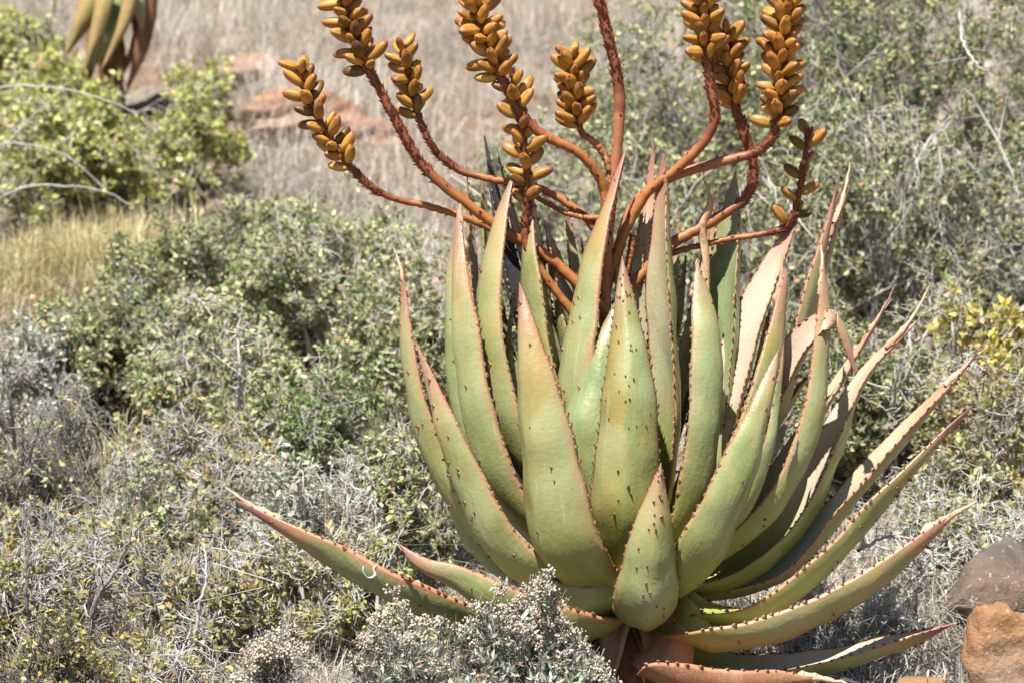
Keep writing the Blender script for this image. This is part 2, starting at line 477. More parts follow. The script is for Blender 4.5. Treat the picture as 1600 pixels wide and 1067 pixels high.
def aloe_leaf(parent, origin, axis, pts, w, roll=0.0, thick=0.30, conc=0.16, pink=0.4, tan=0.3, pale=0.4, seed=0,
              spines=10, dry=0.0, O=None, keel=0.12, tooth=1.0, wb=0.78, pk=0.2, mat=None, rows=56, taper=1.25, dbase=0.0):
    taper *= 1.36; w *= 1.08; tooth *= 0.8
    """pts: (px, py, d in mm) along the middle of the leaf from base to tip"""
    rng = np.random.default_rng(seed)
    C, L = spline([P(x, y, dbase + d / 1000.0) for x, y, d in pts], rows)
    t = np.linspace(0, 1, rows)
    T = nrm(np.gradient(C, axis=0))
    if O is None:
        m = C[int(rows * 0.35):].mean(0) - axis
        O = np.array([m[0], m[1], 0.0])
    O = nrm(np.asarray(O, float))
    n0 = np.array([0, 0, 0.75]) - O
    Nn = nrm(n0[None] - (T @ n0)[:, None] * T)
    B = np.cross(T, Nn)
    rl = -R(roll) + 0.06 * np.sin(t * 5 + seed)
    N2 = Nn * np.cos(rl)[:, None] + B * np.sin(rl)[:, None]
    B2 = np.cross(T, N2)
    g = wb + (1 - wb) * np.sin(np.clip(t / pk, 0, 1) * np.pi / 2)
    q = np.clip((t - pk) / (1 - pk), 0, 1)
    W = 0.0005 * w * (g * (1 - q ** taper) * 0.955 + 0.045 * np.sqrt(np.clip(1 - t, 0, 1)))      # half width, m
    W = W * (1 + 0.025 * np.sin(t * 17 + seed * 1.3) + 0.015 * np.sin(t * 41 + seed))
    W[-1] = 0.0004
    nb, na = 11, 9
    ub = np.cos(np.linspace(np.pi, 0, nb)); ua = np.cos(np.linspace(0, np.pi, na))[1:-1]
    th = thick * (1 + 0.5 * t); cc = conc * (1 - 0.35 * t)
    zb = -(1 - np.abs(ub) ** 2.3) ** 0.75
    Zb = zb[None] * (W * 2 * th)[:, None]
    kl = np.exp(-(ub / 0.22) ** 2) * keel
    Zb = Zb - kl[None] * W[:, None]
    za = -(1 - ua ** 2)
    Za = za[None] * (W * 2 * np.minimum(cc, th * 0.62))[:, None]
    u = np.r_[ub, ua]; Z = np.concatenate([Zb, Za], 1)
    wob = (0.0016 * np.sin(t * 23 + seed * 2.1)[:, None] * np.sin(u * 2 + seed)[None]
           + W[:, None] * (0.022 * np.sin(t * 37 + seed)[:, None] * np.cos(u * 4.1 + seed * .7)[None] + 0.016 * np.sin(t * 61 + u[None].T.ravel()[0] + seed * 3)[:, None] * np.sin(u * 6.3 + seed)[None]))
    Vx = C[:, None] + B2[:, None] * (u[None] * W[:, None])[..., None] + N2[:, None] * (Z + wob)[..., None]
    k = len(u)
    idx = np.arange(rows * k).reshape(rows, k)
    a = idx[:-1]; b = np.roll(a, -1, 1); dd = idx[1:]; c = np.roll(dd, -1, 1)
    F = np.stack([a, b, c, dd], -1).reshape(-1, 4)
    n = rows * k
    lt = np.repeat(t, k); le = np.tile(np.abs(u), rows)
    side = np.tile(np.r_[np.zeros(nb), np.ones(len(ua))], rows)
    luv = np.stack([np.repeat(t * L, k), (u[None] * W[:, None]).ravel(), np.full(n, seed * 1.37)], -1)
    att = {'lt': ('FLOAT', 'POINT', lt), 'le': ('FLOAT', 'POINT', le), 'lside': ('FLOAT', 'POINT', side),
           'lpink': ('FLOAT', 'POINT', np.full(n, pink)), 'ltan': ('FLOAT', 'POINT', np.full(n, tan)),
           'lpale': ('FLOAT', 'POINT', np.full(n, pale)), 'lrnd': ('FLOAT', 'POINT', np.full(n, rng.random())),
           'luv': ('FLOAT_VECTOR', 'POINT', luv)}
    o = link('leaf', mesh_from('leaf', Vx.reshape(-1, 3) - origin, F, att, True), mat or M_LEAF, parent)
    # teeth along both edges, thorns scattered over the outer face
    bases, dirs, along, lens, rads = [], [], [], [], []

    def at(arr, tt):
        return np.array([np.interp(tt, t, arr[:, j]) for j in range(3)])
    if tooth > 0:
        for s in (-1, 1):
            pos = 0.08 * L + rng.random() * 0.01
            while pos < L * 0.97:
                tt = pos / L
                wv = np.interp(tt, t, W)
                bases.append(at(C, tt) + at(B2, tt) * s * (wv - 0.0006)); dirs.append(at(B2, tt) * s + at(T, tt) * 0.35 + at(N2, tt) * 0.1)
                along.append(at(T, tt))
                z = tooth * rng.uniform(0.55, 1.3) * (0.75 + 0.4 * min(1, wv / 0.03))
                lens.append(0.0052 * z); rads.append(0.0030 * z)
                pos += rng.uniform(0.0100, 0.0225)
        for _ in range(int(spines)):
            tt = rng.uniform(0.2, 0.97); uu = rng.normal(0, 0.38)
            if abs(uu) > 0.8:
                continue
            wv = np.interp(tt, t, W)
            zz = np.interp(uu, ub, np.array([np.interp(tt, t, Zb[:, j]) for j in range(nb)]))
            bases.append(at(C, tt) + at(B2, tt) * uu * wv + at(N2, tt) * (zz + 0.0005))
            dirs.append(-at(N2, tt) + at(B2, tt) * uu * 0.8 + at(T, tt) * 0.25); along.append(at(T, tt))
            z = rng.uniform(0.75, 1.15)
            lens.append(0.0058 * z); rads.append(0.0023 * z)
        bases = np.array(bases); dirs = nrm(np.array(dirs)); along = np.array(along)
        lens = np.array(lens)[:, None]; rads = np.array(rads)[:, None]
        e1 = nrm(along - (along * dirs).sum(1, keepdims=True) * dirs); e2 = np.cross(dirs, e1)
        Vs = np.stack([bases + e1 * rads * 1.5, bases + e2 * rads, bases - e1 * rads * 1.5, bases - e2 * rads,
                       bases + dirs * lens + e1 * rads * 0.4], 1)
        m = len(bases); i0 = np.arange(m)[:, None] * 5
        Fs = np.concatenate([i0 + np.array([[0, 1, 4]]), i0 + np.array([[1, 2, 4]]), i0 + np.array([[2, 3, 4]]), i0 + np.array([[3, 0, 4]])])
        h = np.tile(np.array([0, 0, 0, 0, 1.0]), m)
        link('spines', mesh_from('spines', Vs.reshape(-1, 3) - origin, Fs, {'h': ('FLOAT', 'POINT', h)}), M_SPINE, o, 'stuff')
    if dry:
        # withered end: a crumpled, curling tail past the live leaf
        p0 = C[-7]; dr = T[-7]; dry = dry + 1000 * np.linalg.norm(C[-1] - C[-7])
        cur = N2[-3] * rng.uniform(-0.5, 0.5) + B2[-3] * rng.uniform(-0.4, 0.4)
        nn = 14; s = np.linspace(0, 1, nn)[:, None]
        CC = p0 + dr * s * dry / 1000 + cur * (s ** 2) * dry / 2400 + rng.normal(0, 0.0007, (nn, 3)) * s
        rr = np.interp(s[:, 0], [0, 0.12, 0.4, 1], [W[-7] * .5, W[-7] * 0.66, W[-7] * 0.36, 0.0009]) * (1 + 0.2 * np.sin(np.arange(nn) * 1.9 + seed))
        rr = np.maximum(rr, .0009)
        vt, ft = tubes(CC[None], rr[None], 7, B2[-7])
        link('dry_tip', mesh_from('dry_tip', vt - origin, ft, smooth=True), M_DRYTIP, o)
    return o


# (points, width mm, options)
LV = [
    # front row, outer faces towards the camera
    ([(988, 912, -40), (1004, 950, -120), (1010, 925, -180), (1018, 840, -215), (1033, 722, -235)], 93, dict(tan=.25, pink=.35, spines=34, pk=.42, wb=.5, taper=1.05)),
    ([(978, 893, -40), (925, 893, -110), (884, 830, -165), (862, 700, -185), (835, 560, -190), (812, 442, -180)], 124, dict(tan=.75, pink=.55, spines=9, pk=.36, taper=1.15)),
    ([(985, 885, -50), (980, 858, -100), (978, 770, -140), (983, 600, -145), (972, 400, -120)], 100, dict(tan=.85, pink=.5, spines=38, pk=.26, taper=1.25)),
    ([(975, 880, -30), (945, 800, -70), (925, 680, -85), (945, 560, -80), (962, 468, -65)], 112, dict(tan=.1, pink=.1, spines=5, pk=.3)),
    ([(970, 870, -10), (940, 760, -30), (922, 610, -45), (938, 440, -35), (960, 320, -15), (978, 236, 0)], 112, dict(tan=.9, pink=.75, spines=26, pk=.36, taper=1.1)),
    ([(1015, 890, -30), (1068, 800, -80), (1092, 660, -95), (1094, 540, -85), (1088, 412, -60)], 80, dict(tan=.15, pink=.15, spines=7, pk=.42, dry=10, taper=2.6)),
    ([(1005, 870, 0), (1030, 740, -15), (1034, 600, -20), (1026, 430, -8), (1036, 238, 25)], 70, dict(tan=.5, pink=.75, spines=18, pk=.4, taper=1.9)),
    ([(1000, 850, 40), (1008, 600, 55), (1008, 400, 60), (1022, 212, 85)], 52, dict(pink=.9, tan=.2, pale=.8)),
    ([(1010, 870, 30), (1085, 760, 60), (1106, 620, 72), (1122, 470, 80), (1150, 262, 100)], 92, dict(tan=.0, pink=.0, pale=.0, spines=4, pk=.4, taper=1.7)),
    ([(1020, 880, 20), (1085, 760, 30), (1122, 630, 40), (1175, 480, 55), (1257, 312, 75)], 84, dict(tan=.1, pink=.8, pale=1.0, roll=-22, spines=3, pk=.35)),
    ([(1010, 900, -40), (1085, 830, -70), (1138, 720, -80), (1185, 590, -70), (1228, 420, -45)], 78, dict(tan=.55, pink=.55, spines=4, dry=22, pk=.45, taper=1.6, roll=10)),
    ([(1000, 915, -50), (1065, 895, -130), (1120, 800, -180), (1170, 680, -190), (1219, 540, -175)], 88, dict(tan=.2, pink=.25, spines=8, pk=.38, taper=1.1, roll=12)),
    ([(1040, 890, -60), (1150, 800, -110), (1192, 710, -120), (1212, 620, -115), (1224, 535, -105)], 42, dict(tan=.9, pink=.5, spines=4)),
    ([(1030, 895, -40), (1130, 850, -70), (1215, 765, -75), (1262, 650, -70), (1278, 530, -60), (1288, 395, -40)], 58, dict(tan=.7, pink=.6, spines=14, pk=.35, taper=1.9, roll=16, dry=12)),
    ([(1020, 885, 0), (1130, 770, 0), (1205, 620, 5), (1258, 450, 15), (1312, 274, 35)], 62, dict(tan=.8, pink=.75, spines=24, pk=.45, taper=1.3, roll=14)),
    ([(1030, 880, 40), (1140, 740, 45), (1230, 570, 50), (1285, 400, 60), (1332, 280, 70)], 48, dict(tan=.2, pink=1., spines=6, roll=8, dry=24, pk=.4, taper=1.8)),
    ([(1020, 890, 20), (1110, 780, 35), (1180, 650, 0), (1235, 550, -45), (1262, 518, -62), (1287, 500, -74), (1306, 506, -84), (1320, 534, -90), (1337, 584, -95)], 66, dict(tan=.0, pink=.8, pale=1., roll=-40, spines=3, pk=.4, taper=1.5)),
    ([(1030, 900, 20), (1150, 820, 40), (1250, 680, 50), (1330, 560, 60), (1393, 466, 65)], 48, dict(tan=.2, pink=1., pale=.7, roll=-12, dry=14)),
    ([(1030, 905, 0), (1130, 890, 5), (1225, 810, 10), (1290, 690, 15), (1350, 580, 20), (1434, 500, 25)], 60, dict(tan=.1, pink=.55, pale=.9, roll=-24, spines=4, dry=55, pk=.4)),
    ([(1030, 910, -20), (1130, 900, -15), (1230, 830, -5), (1295, 720, 10), (1345, 590, 25)], 62, dict(tan=.0, pink=.1, pale=.0, roll=6, spines=2)),
    ([(1030, 915, 10), (1120, 915, 15), (1220, 880, 15), (1300, 790, 10), (1400, 680, 0), (1528, 552, -10)], 66, dict(tan=.5, pink=.85, pale=.6, roll=-14, spines=26, dry=22, pk=.4)),
    ([(1020, 920, -20), (1090, 948, -70), (1180, 945, -95), (1270, 880, -100), (1360, 785, -95), (1440, 705, -85), (1522, 632, -70)], 68, dict(tan=.4, pink=.8, pale=.6, roll=2, spines=30, pk=.35, taper=1.3)),
    ([(1015, 930, -50), (1070, 972, -120), (1150, 985, -150), (1270, 945, -150), (1380, 880, -140), (1470, 815, -125), (1490, 800, -120)], 76, dict(tan=1.2, pink=.7, roll=2, spines=10, dry=40, pk=.35, taper=2.2)),
    ([(1010, 950, 10), (1060, 1005, -10), (1140, 1035, -40), (1280, 1025, -70), (1400, 995, -85), (1495, 972, -95)], 70, dict(tan=.1, pink=.9, pale=.9, roll=-12, spines=16, pk=.35, taper=2.2)),
    ([(995, 955, -40), (1020, 1000, -110), (1065, 1044, -160), (1150, 1060, -190), (1240, 1058, -200), (1290, 1056, -205)], 96, dict(tan=.1, pink=.9, pale=1., roll=-10, spines=3, dry=40, pk=.3, taper=1.5, mat=M_REDOLD)),
    # left flank
    ([(960, 905, 0), (850, 880, 0), (745, 800, 5), (680, 680, 10), (645, 540, 10), (630, 408, 15)], 72, dict(tan=.55, pink=.6, spines=26, dry=22, pk=.35, taper=1.5, roll=-16)),
    ([(965, 910, -40), (880, 905, -90), (795, 850, -120), (735, 740, -130), (685, 620, -130), (651, 536, -125)], 88, dict(tan=.25, pink=.6, spines=32, pk=.32, roll=-14, taper=1.3)),
    ([(955, 905, 40), (840, 900, 55), (755, 850, 65), (712, 770, 70), (692, 660, 75)], 66, dict(tan=.0, pink=.1, spines=4, roll=-10)),
    ([(970, 885, -20), (880, 850, -50), (800, 760, -70), (757, 640, -78), (732, 480, -70), (716, 326, -45)], 86, dict(tan=.6, pink=.6, spines=9, pk=.4, roll=-12, taper=1.55, dry=8)),
    ([(965, 890, 10), (850, 830, 0), (755, 720, -10), (716, 580, -15), (707, 440, -12), (712, 345, -10)], 62, dict(tan=.0, pink=.05, spines=3, roll=-10)),
    ([(970, 870, 30), (860, 770, 30), (780, 640, 35), (748, 490, 40), (738, 370, 50), (729, 250, 60)], 54, dict(tan=.3, pink=.6, spines=4)),
    ([(970, 860, 50), (870, 720, 65), (795, 560, 75), (768, 420, 80), (753, 268, 90)], 62, dict(tan=.0, pink=.0, pale=.0, taper=1.7)),
    ([(975, 850, 70), (880, 650, 95), (815, 470, 105), (783, 340, 110), (757, 212, 118)], 56, dict(tan=.0, pink=.1, pale=.0, mat=M_SHADEDRY, taper=1.8)),
    ([(975, 875, -10), (900, 800, -35), (826, 690, -52), (788, 560, -50), (783, 430, -35), (804, 266, 0)], 92, dict(tan=.9, pink=.4, spines=12, pk=.42, taper=1.7, roll=-8)),
    ([(978, 860, 0), (920, 730, -10), (878, 590, -18), (851, 440, -8), (830, 282, 15)], 88, dict(tan=.3, pink=.15, spines=8, pk=.42, taper=2.2)),
    ([(980, 850, 20), (945, 680, 20), (902, 520, 25), (872, 410, 35), (851, 345, 45)], 76, dict(tan=.2, pink=.25, spines=6, pk=.4, taper=1.7)),
    ([(985, 840, 60), (930, 600, 70), (900, 430, 75), (880, 282, 85)], 42, dict(tan=.3, pink=.6, spines=4)),
    ([(985, 850, 50), (950, 600, 60), (922, 460, 65), (908, 372, 70)], 34, dict(tan=.1, pink=.8)),
    ([(995, 850, 40), (1000, 600, 50), (996, 430, 52), (1004, 312, 60)], 46, dict(tan=.1, pink=.15, spines=8)),
    ([(1000, 850, 60), (1030, 620, 85), (1060, 480, 95), (1074, 384, 105)], 42, dict(pink=.1, pale=.0)),
    ([(1000, 850, 80), (1060, 620, 110), (1140, 480, 125), (1160, 390, 135)], 32, dict(pink=.3)),
    ([(1000, 860, 70), (1060, 600, 90), (1100, 400, 100), (1112, 330, 108)], 34, dict(pink=1.)),
    ([(980, 850, 90), (900, 620, 115), (820, 400, 125), (776, 230, 130)], 40, dict(pink=1.)),
    ([(1000, 850, 90), (1070, 600, 115), (1105, 420, 125), (1119, 288, 130)], 34, dict(pink=1.2)),
    ([(1030, 880, 60), (1150, 730, 70), (1240, 540, 80), (1318, 288, 95)], 40, dict(pink=1.2, pale=.8, roll=-14)),
    ([(990, 850, 70), (992, 640, 80), (986, 480, 85), (990, 362, 90)], 36, dict(pink=.4)),
    ([(1000, 850, 60), (1030, 640, 85), (1050, 470, 100), (1062, 330, 110)], 40, dict(pink=.3)),
    ([(1020, 885, 40), (1120, 760, 60), (1175, 620, 75), (1205, 470, 90)], 44, dict(pink=.6, pale=.9, roll=-18)),
    ([(1020, 885, 10), (1120, 800, 15), (1190, 690, 20), (1250, 600, 25), (1300, 560, 30)], 46, dict(pink=.5, pale=.5, roll=-8)),
    ([(975, 870, 20), (890, 770, 10), (815, 640, 0), (800, 520, -5), (808, 445, 0)], 52, dict(pink=.2, tan=.2)),
    # low, drooping leaves on the flower-shrub side
    ([(965, 935, -10), (860, 978, -60), (740, 955, -100), (620, 905, -120), (500, 845, -125), (370, 782, -120)], 84, dict(tan=.8, pink=1.9, pale=.5, roll=-10, spines=5, dry=26, pk=.4, taper=1.6)),
    ([(972, 945, -60), (900, 968, -130), (800, 940, -175), (720, 900, -190), (672, 884, -192), (645, 868, -192), (622, 848, -190)], 88, dict(tan=.5, pink=1., pale=.7, roll=-14, spines=5, dry=6, pk=.35, taper=1.2)),
    ([(978, 895, -50), (945, 922, -100), (900, 932, -130), (862, 915, -140), (842, 890, -145)], 84, dict(tan=.8, pink=.3, pale=.0, roll=-6, spines=2, pk=.4)),
    # the heart, mostly hidden
    ([(985, 850, 20), (975, 650, 20), (968, 480, 25), (964, 390, 30)], 46, dict(pink=.3)),
    ([(985, 850, 90), (960, 600, 120), (930, 450, 140), (925, 390, 150)], 56, dict(pink=.3)),
    ([(990, 850, 90), (1020, 620, 120), (1045, 480, 140), (1050, 420, 150)], 56, dict(pink=.2)),
    ([(990, 880, 60), (1090, 780, 130), (1180, 640, 180), (1225, 560, 200)], 66, dict(pink=.3, tan=.1)),
    ([(985, 880, 60), (880, 780, 130), (800, 640, 180), (760, 540, 200)], 66, dict(pink=.3, tan=.1)),
    ([(985, 890, 80), (900, 840, 180), (820, 740, 260), (770, 640, 300)], 66, dict(pink=.3, tan=.3)),
    ([(990, 890, 80), (1080, 840, 180), (1180, 740, 260), (1240, 640, 300)], 66, dict(pink=.3, tan=.3)),
    ([(985, 890, 100), (985, 800, 220), (990, 680, 300), (1000, 560, 340)], 80, dict(pink=.3, tan=.3)),
]
BASE = np.array([AX[0] + 0.01, AX[1] + 0.02, float(gz(AX[0], AX[1] + 0.02))])
aloe = thing('aloe_plant', 'large aloe with a rosette of spiny grey-green leaves and orange branching fruit stalks', 'aloe', BASE)
for i, (pts, w, kw) in enumerate(LV):
    aloe_leaf(aloe, BASE, AX, pts, w, seed=i + 1, **kw)


def skirt(parent, origin, top, n, rad, length, seed, mat):
    """dead leaves hanging round the trunk, each a part"""
    rng = np.random.default_rng(seed)
    for i in range(n):
        a = i * 2.4 + rng.uniform(-.3, .3); z0 = rng.uniform(-0.03, 0.03)
        o = np.array([math.cos(a), math.sin(a), 0])
        L = length * rng.uniform(0.6, 1.1)
        c = np.array([top + o * rad * 0.6 + [0, 0, z0], top + o * rad * 1.25 + [0, 0, z0 - L * 0.25], top + o * rad * 1.45 + [0, 0, z0 - L * 0.6],
                      top + o * rad * (1.3 + rng.uniform(0, .6)) + [0, 0, z0 - L]])
        C, LL = spline(c, 18)
        t = np.linspace(0, 1, 18)
        side = np.array([-o[1], o[0], 0])
        W = rad * rng.uniform(.3, .6) * (1 - t ** 1.4 * 0.85)
        u = np.linspace(-1, 1, 7)
        fold = 0.25 * np.abs(u) + 0.12 * np.sin(u * 7 + i)
        Vv = C[:, None] + side * (u[None] * W[:, None])[..., None] + o * (fold[None] * W[:, None] * (0.4 + t[:, None]))[..., None]
        Vv = np.concatenate([Vv, Vv[:, ::-1] - o * 0.004], 1)
        k = 14; idx = np.arange(18 * k).reshape(18, k)
        a0 = idx[:-1]; b0 = np.roll(a0, -1, 1); d0 = idx[1:]; c0 = np.roll(d0, -1, 1)
        link('dead_leaf', mesh_from('dead_leaf', Vv.reshape(-1, 3) - origin, np.stack([a0, b0, c0, d0], -1).reshape(-1, 4), smooth=True), mat[i % len(mat)], parent)


def trunk(parent, origin, p0, p1, r, mat):
    C, _ = spline([p0, (np.asarray(p0) + p1) / 2 + [0.005, 0, 0], p1], 20)
    rr = r * (1 + 0.12 * np.sin(np.arange(20) * 1.7))
    vt, ft = tubes(C[None], rr[None], 14, (.1, 1, 0))
    link('trunk', mesh_from('trunk', vt - origin, ft, smooth=True), mat, parent)


trunk(aloe, BASE, BASE - [0, 0, 0.08], AX + [0.0, 0, -0.02], 0.05, M_DEAD)
skirt(aloe, BASE, AX + [0.012, 0, -0.03], 34, 0.060, 0.18, 4, [M_DEAD, M_OLD, M_DEAD, M_DRYTIP, M_DEAD])
# pale papery withered leaf standing among the stalks
C, _ = spline([P(1098, 560, .06), P(1105, 470, .06), P(1107, 400, .06), P(1098, 350, .05), P(1108, 310, .05), P(1098, 275, .05), P(1103, 262, .04)], 40)
t = np.linspace(0, 1, 40)
Wp = np.interp(t, [0, .3, .5, .62, .72, .85, 1], [.016, .013, .011, .007, .009, .003, .0014])
u = np.linspace(-1, 1, 7)
tw = 0.5 + 1.8 * np.sin(t * 5)
sd = np.stack([np.cos(tw), np.sin(tw), 0 * tw], -1); nn_ = np.stack([-np.sin(tw), np.cos(tw), 0 * tw], -1)
Vv = C[:, None] + sd[:, None] * (u[None] * Wp[:, None])[..., None] + nn_[:, None] * ((u ** 2)[None] * Wp[:, None] * 0.9)[..., None]
Vv = np.concatenate([Vv, Vv[:, ::-1] - nn_[:, None] * 0.002], 1)
idx = np.arange(40 * 14).reshape(40, 14)
a0 = idx[:-1]; b0 = np.roll(a0, -1, 1); d0 = idx[1:]; c0 = np.roll(d0, -1, 1)
o = link('dead_leaf', mesh_from('dead_leaf', Vv.reshape(-1, 3) - BASE, np.stack([a0, b0, c0, d0], -1).reshape(-1, 4), smooth=True), M_PAPER, aloe)
o['label'] = 'pale papery withered leaf curling up between the stalks'


# ------------------------------------------------------------------ fruit stalks
def fruit_mesh(seed):
    rng = np.random.default_rng(seed)
    n, k = 13, 12
    t = np.linspace(0, 1, n)
    prof = np.sin(np.pi * t ** 0.92) ** 0.42
    prof[0] = 0.25; prof[-1] = 0.05
    ang = np.arange(k) * 2 * np.pi / k
    gro = np.clip(np.cos(3 * ang) ** 8 * (np.cos(3 * ang) > 0), 0, 1)
    rr = prof[:, None] * (0.0091 - 0.0014 * gro[None]) * (1 + 0.03 * rng.normal(size=(1, k)))
    Vv = np.stack([rr * np.cos(ang), rr * np.sin(ang), np.repeat(t[:, None] * 0.039, k, 1)], -1)
    Vv[:, :, 0] += (0.002 * np.sin(t * np.pi))[:, None] * rng.uniform(-1, 1)
    idx = np.arange(n * k).reshape(n, k)
    a = idx[:-1]; b = np.roll(a, -1, 1); d = idx[1:]; c = np.roll(d, -1, 1)
    me = mesh_from('fruit', Vv.reshape(-1, 3), np.stack([a, b, c, d], -1).reshape(-1, 4),
                   {'ft': ('FLOAT', 'POINT', np.repeat(t, k)), 'groove': ('FLOAT', 'POINT', np.tile(gro, n))}, True)
    me.materials.append(M_FRUIT)
    return me


FRUITS = [fruit_mesh(s) for s in range(5)]


def stalk(parent, origin, pts, r0, r1, scale_from, fr, seed, pinkish=0.3, dark=1.0, side=None, fsize=1.0, green=0):
    """pts (px, py, d mm); scales cover the stalk beyond scale_from; fr = (t0, t1, n) fruits"""
    rng = np.random.default_rng(seed)
    n = 90
    C, L = spline([P(x, y, d / 1000) for x, y, d in pts], n)
    C = C + rng.normal(0, 0.0005, C.shape)
    t = np.linspace(0, 1, n)
    rad = 0.84 * (r0 + (r1 - r0) * t) / 1000 * (1 + 0.04 * np.sin(t * 40 + seed) + 0.05 * np.sin(t * 17 + seed * 2))
    k = 10
    vt, ft = tubes(C[None], rad[None], k, (.2, 1, .1))
    sc = np.repeat(np.where(t > scale_from, .45, np.where(t > scale_from - .05, .2, 0.)), k); spk = np.repeat(np.clip(pinkish - t * 0.2, 0, 1), k)
    T = nrm(np.gradient(C, axis=0))
    ref = np.array([0.3, 1, 0.1]); A = nrm(np.cross(T, ref)); B = np.cross(T, A)
    VS, FS, HS = [vt], [np.c_[ft[:, :3]], ], [sc]
    FS = [np.concatenate([ft[:, [0, 1, 2]], ft[:, [0, 2, 3]]])]
    # bract scars: little scales in a spiral, sparse on the stem, dense below the fruit
    pos, i, sb, sf, sl = 0.02 * L, 0, [], [], []
    off = len(vt)
    while pos < L * 0.995:
        tt = pos / L
        dense = tt > scale_from
        a = i * 2.39996 + rng.uniform(-.55, .55); i += 1
        c = np.array([np.interp(tt, t, C[:, j]) for j in range(3)]); T1 = np.array([np.interp(tt, t, T[:, j]) for j in range(3)])
        A1 = np.array([np.interp(tt, t, A[:, j]) for j in range(3)]); B1 = np.array([np.interp(tt, t, B[:, j]) for j in range(3)])
        o = A1 * math.cos(a) + B1 * math.sin(a); s = np.cross(T1, o)
        rr = np.interp(tt, t, rad)
        z = rng.uniform(0.5, 1.4) * (1.0 if dense else 0.8)
        b = c + o * (rr - 0.0004)
        q = np.array([b - s * .0030 * z, b - T1 * .0022 * z, b + s * .0030 * z, b + T1 * .003 * z, b + o * .0042 * z + T1 * .0062 * z])
        sb.append(q); sl.append([0.35, 0.35, 0.35, 0.5, 1.0 if dense else 0.6])
        i0 = off + (len(sb) - 1) * 5
        sf += [[i0, i0 + 1, i0 + 4], [i0 + 1, i0 + 2, i0 + 4], [i0 + 2, i0 + 3, i0 + 4], [i0 + 3, i0, i0 + 4]]
        pos += 0.00085 * rng.uniform(0.8, 1.2) if dense else 0.012 * rng.uniform(0.5, 1.6)
    if sb:
        VS.append(np.concatenate(sb)); FS.append(np.array(sf)); HS.append(np.concatenate(sl))
        spk = np.r_[spk, np.zeros(len(sb) * 5)]
    me = mesh_from('flower_stalk', np.concatenate(VS) - origin, np.concatenate(FS),
                   {'sc': ('FLOAT', 'POINT', np.concatenate(HS)), 'spk': ('FLOAT', 'POINT', spk)}, np.arange(len(FS[0]) + len(sf)) < len(FS[0]))
    st = link('flower_stalk', me, M_STALK, parent)
    t0, t1, nf = fr
    nf = int(nf * (1.2 if nf > 16 else 1))
    for j in range(nf):
        tt = t0 + (t1 - t0) * (j + rng.uniform(0.1, 0.9)) / max(nf, 1)
        a = j * 2.39996 + rng.uniform(-.25, .25)
        c = np.array([np.interp(tt, t, C[:, q]) for q in range(3)]); T1 = nrm(np.array([np.interp(tt, t, T[:, q]) for q in range(3)]))
        A1 = np.array([np.interp(tt, t, A[:, q]) for q in range(3)]); B1 = np.array([np.interp(tt, t, B[:, q]) for q in range(3)])
        o = nrm(A1 * math.cos(a) + B1 * math.sin(a))
        if side is not None and rng.random() < 0.75 and o @ np.array(side) < -0.2:
            continue
        up = T1 * 0.5 + np.array([0, 0, 0.35])
        dr = nrm(o + up * rng.uniform(0.25, 1.25) + rng.normal(0, .13, 3))
        m = Vector(dr).to_track_quat('Z', 'Y').to_matrix().to_4x4() @ Matrix.Rotation(rng.uniform(0, 6), 4, 'Z')
        s = fsize * rng.uniform(0.76, 1.10) * (0.85 if tt > t1 - 0.08 * (t1 - t0) else 1)
        m = m @ Matrix.Diagonal((s * rng.uniform(.9, 1.08), s * rng.uniform(.9, 1.08), s, 1))
        fo = link('fruit', FRUITS[int(rng.integers(5))], None, st)
        m.translation = Vector(c + o * (np.interp(tt, t, rad) * 0.7) - origin)
        fo.matrix_local = m
        dk = dark * (rng.uniform(0.72, 1.15) if rng.random() > .09 else rng.uniform(.3, .5))
        fo.color = (dk * .42, dk * .60, dk * .8, 1) if rng.random() < green else (dk, dk, dk, 1)
    return st


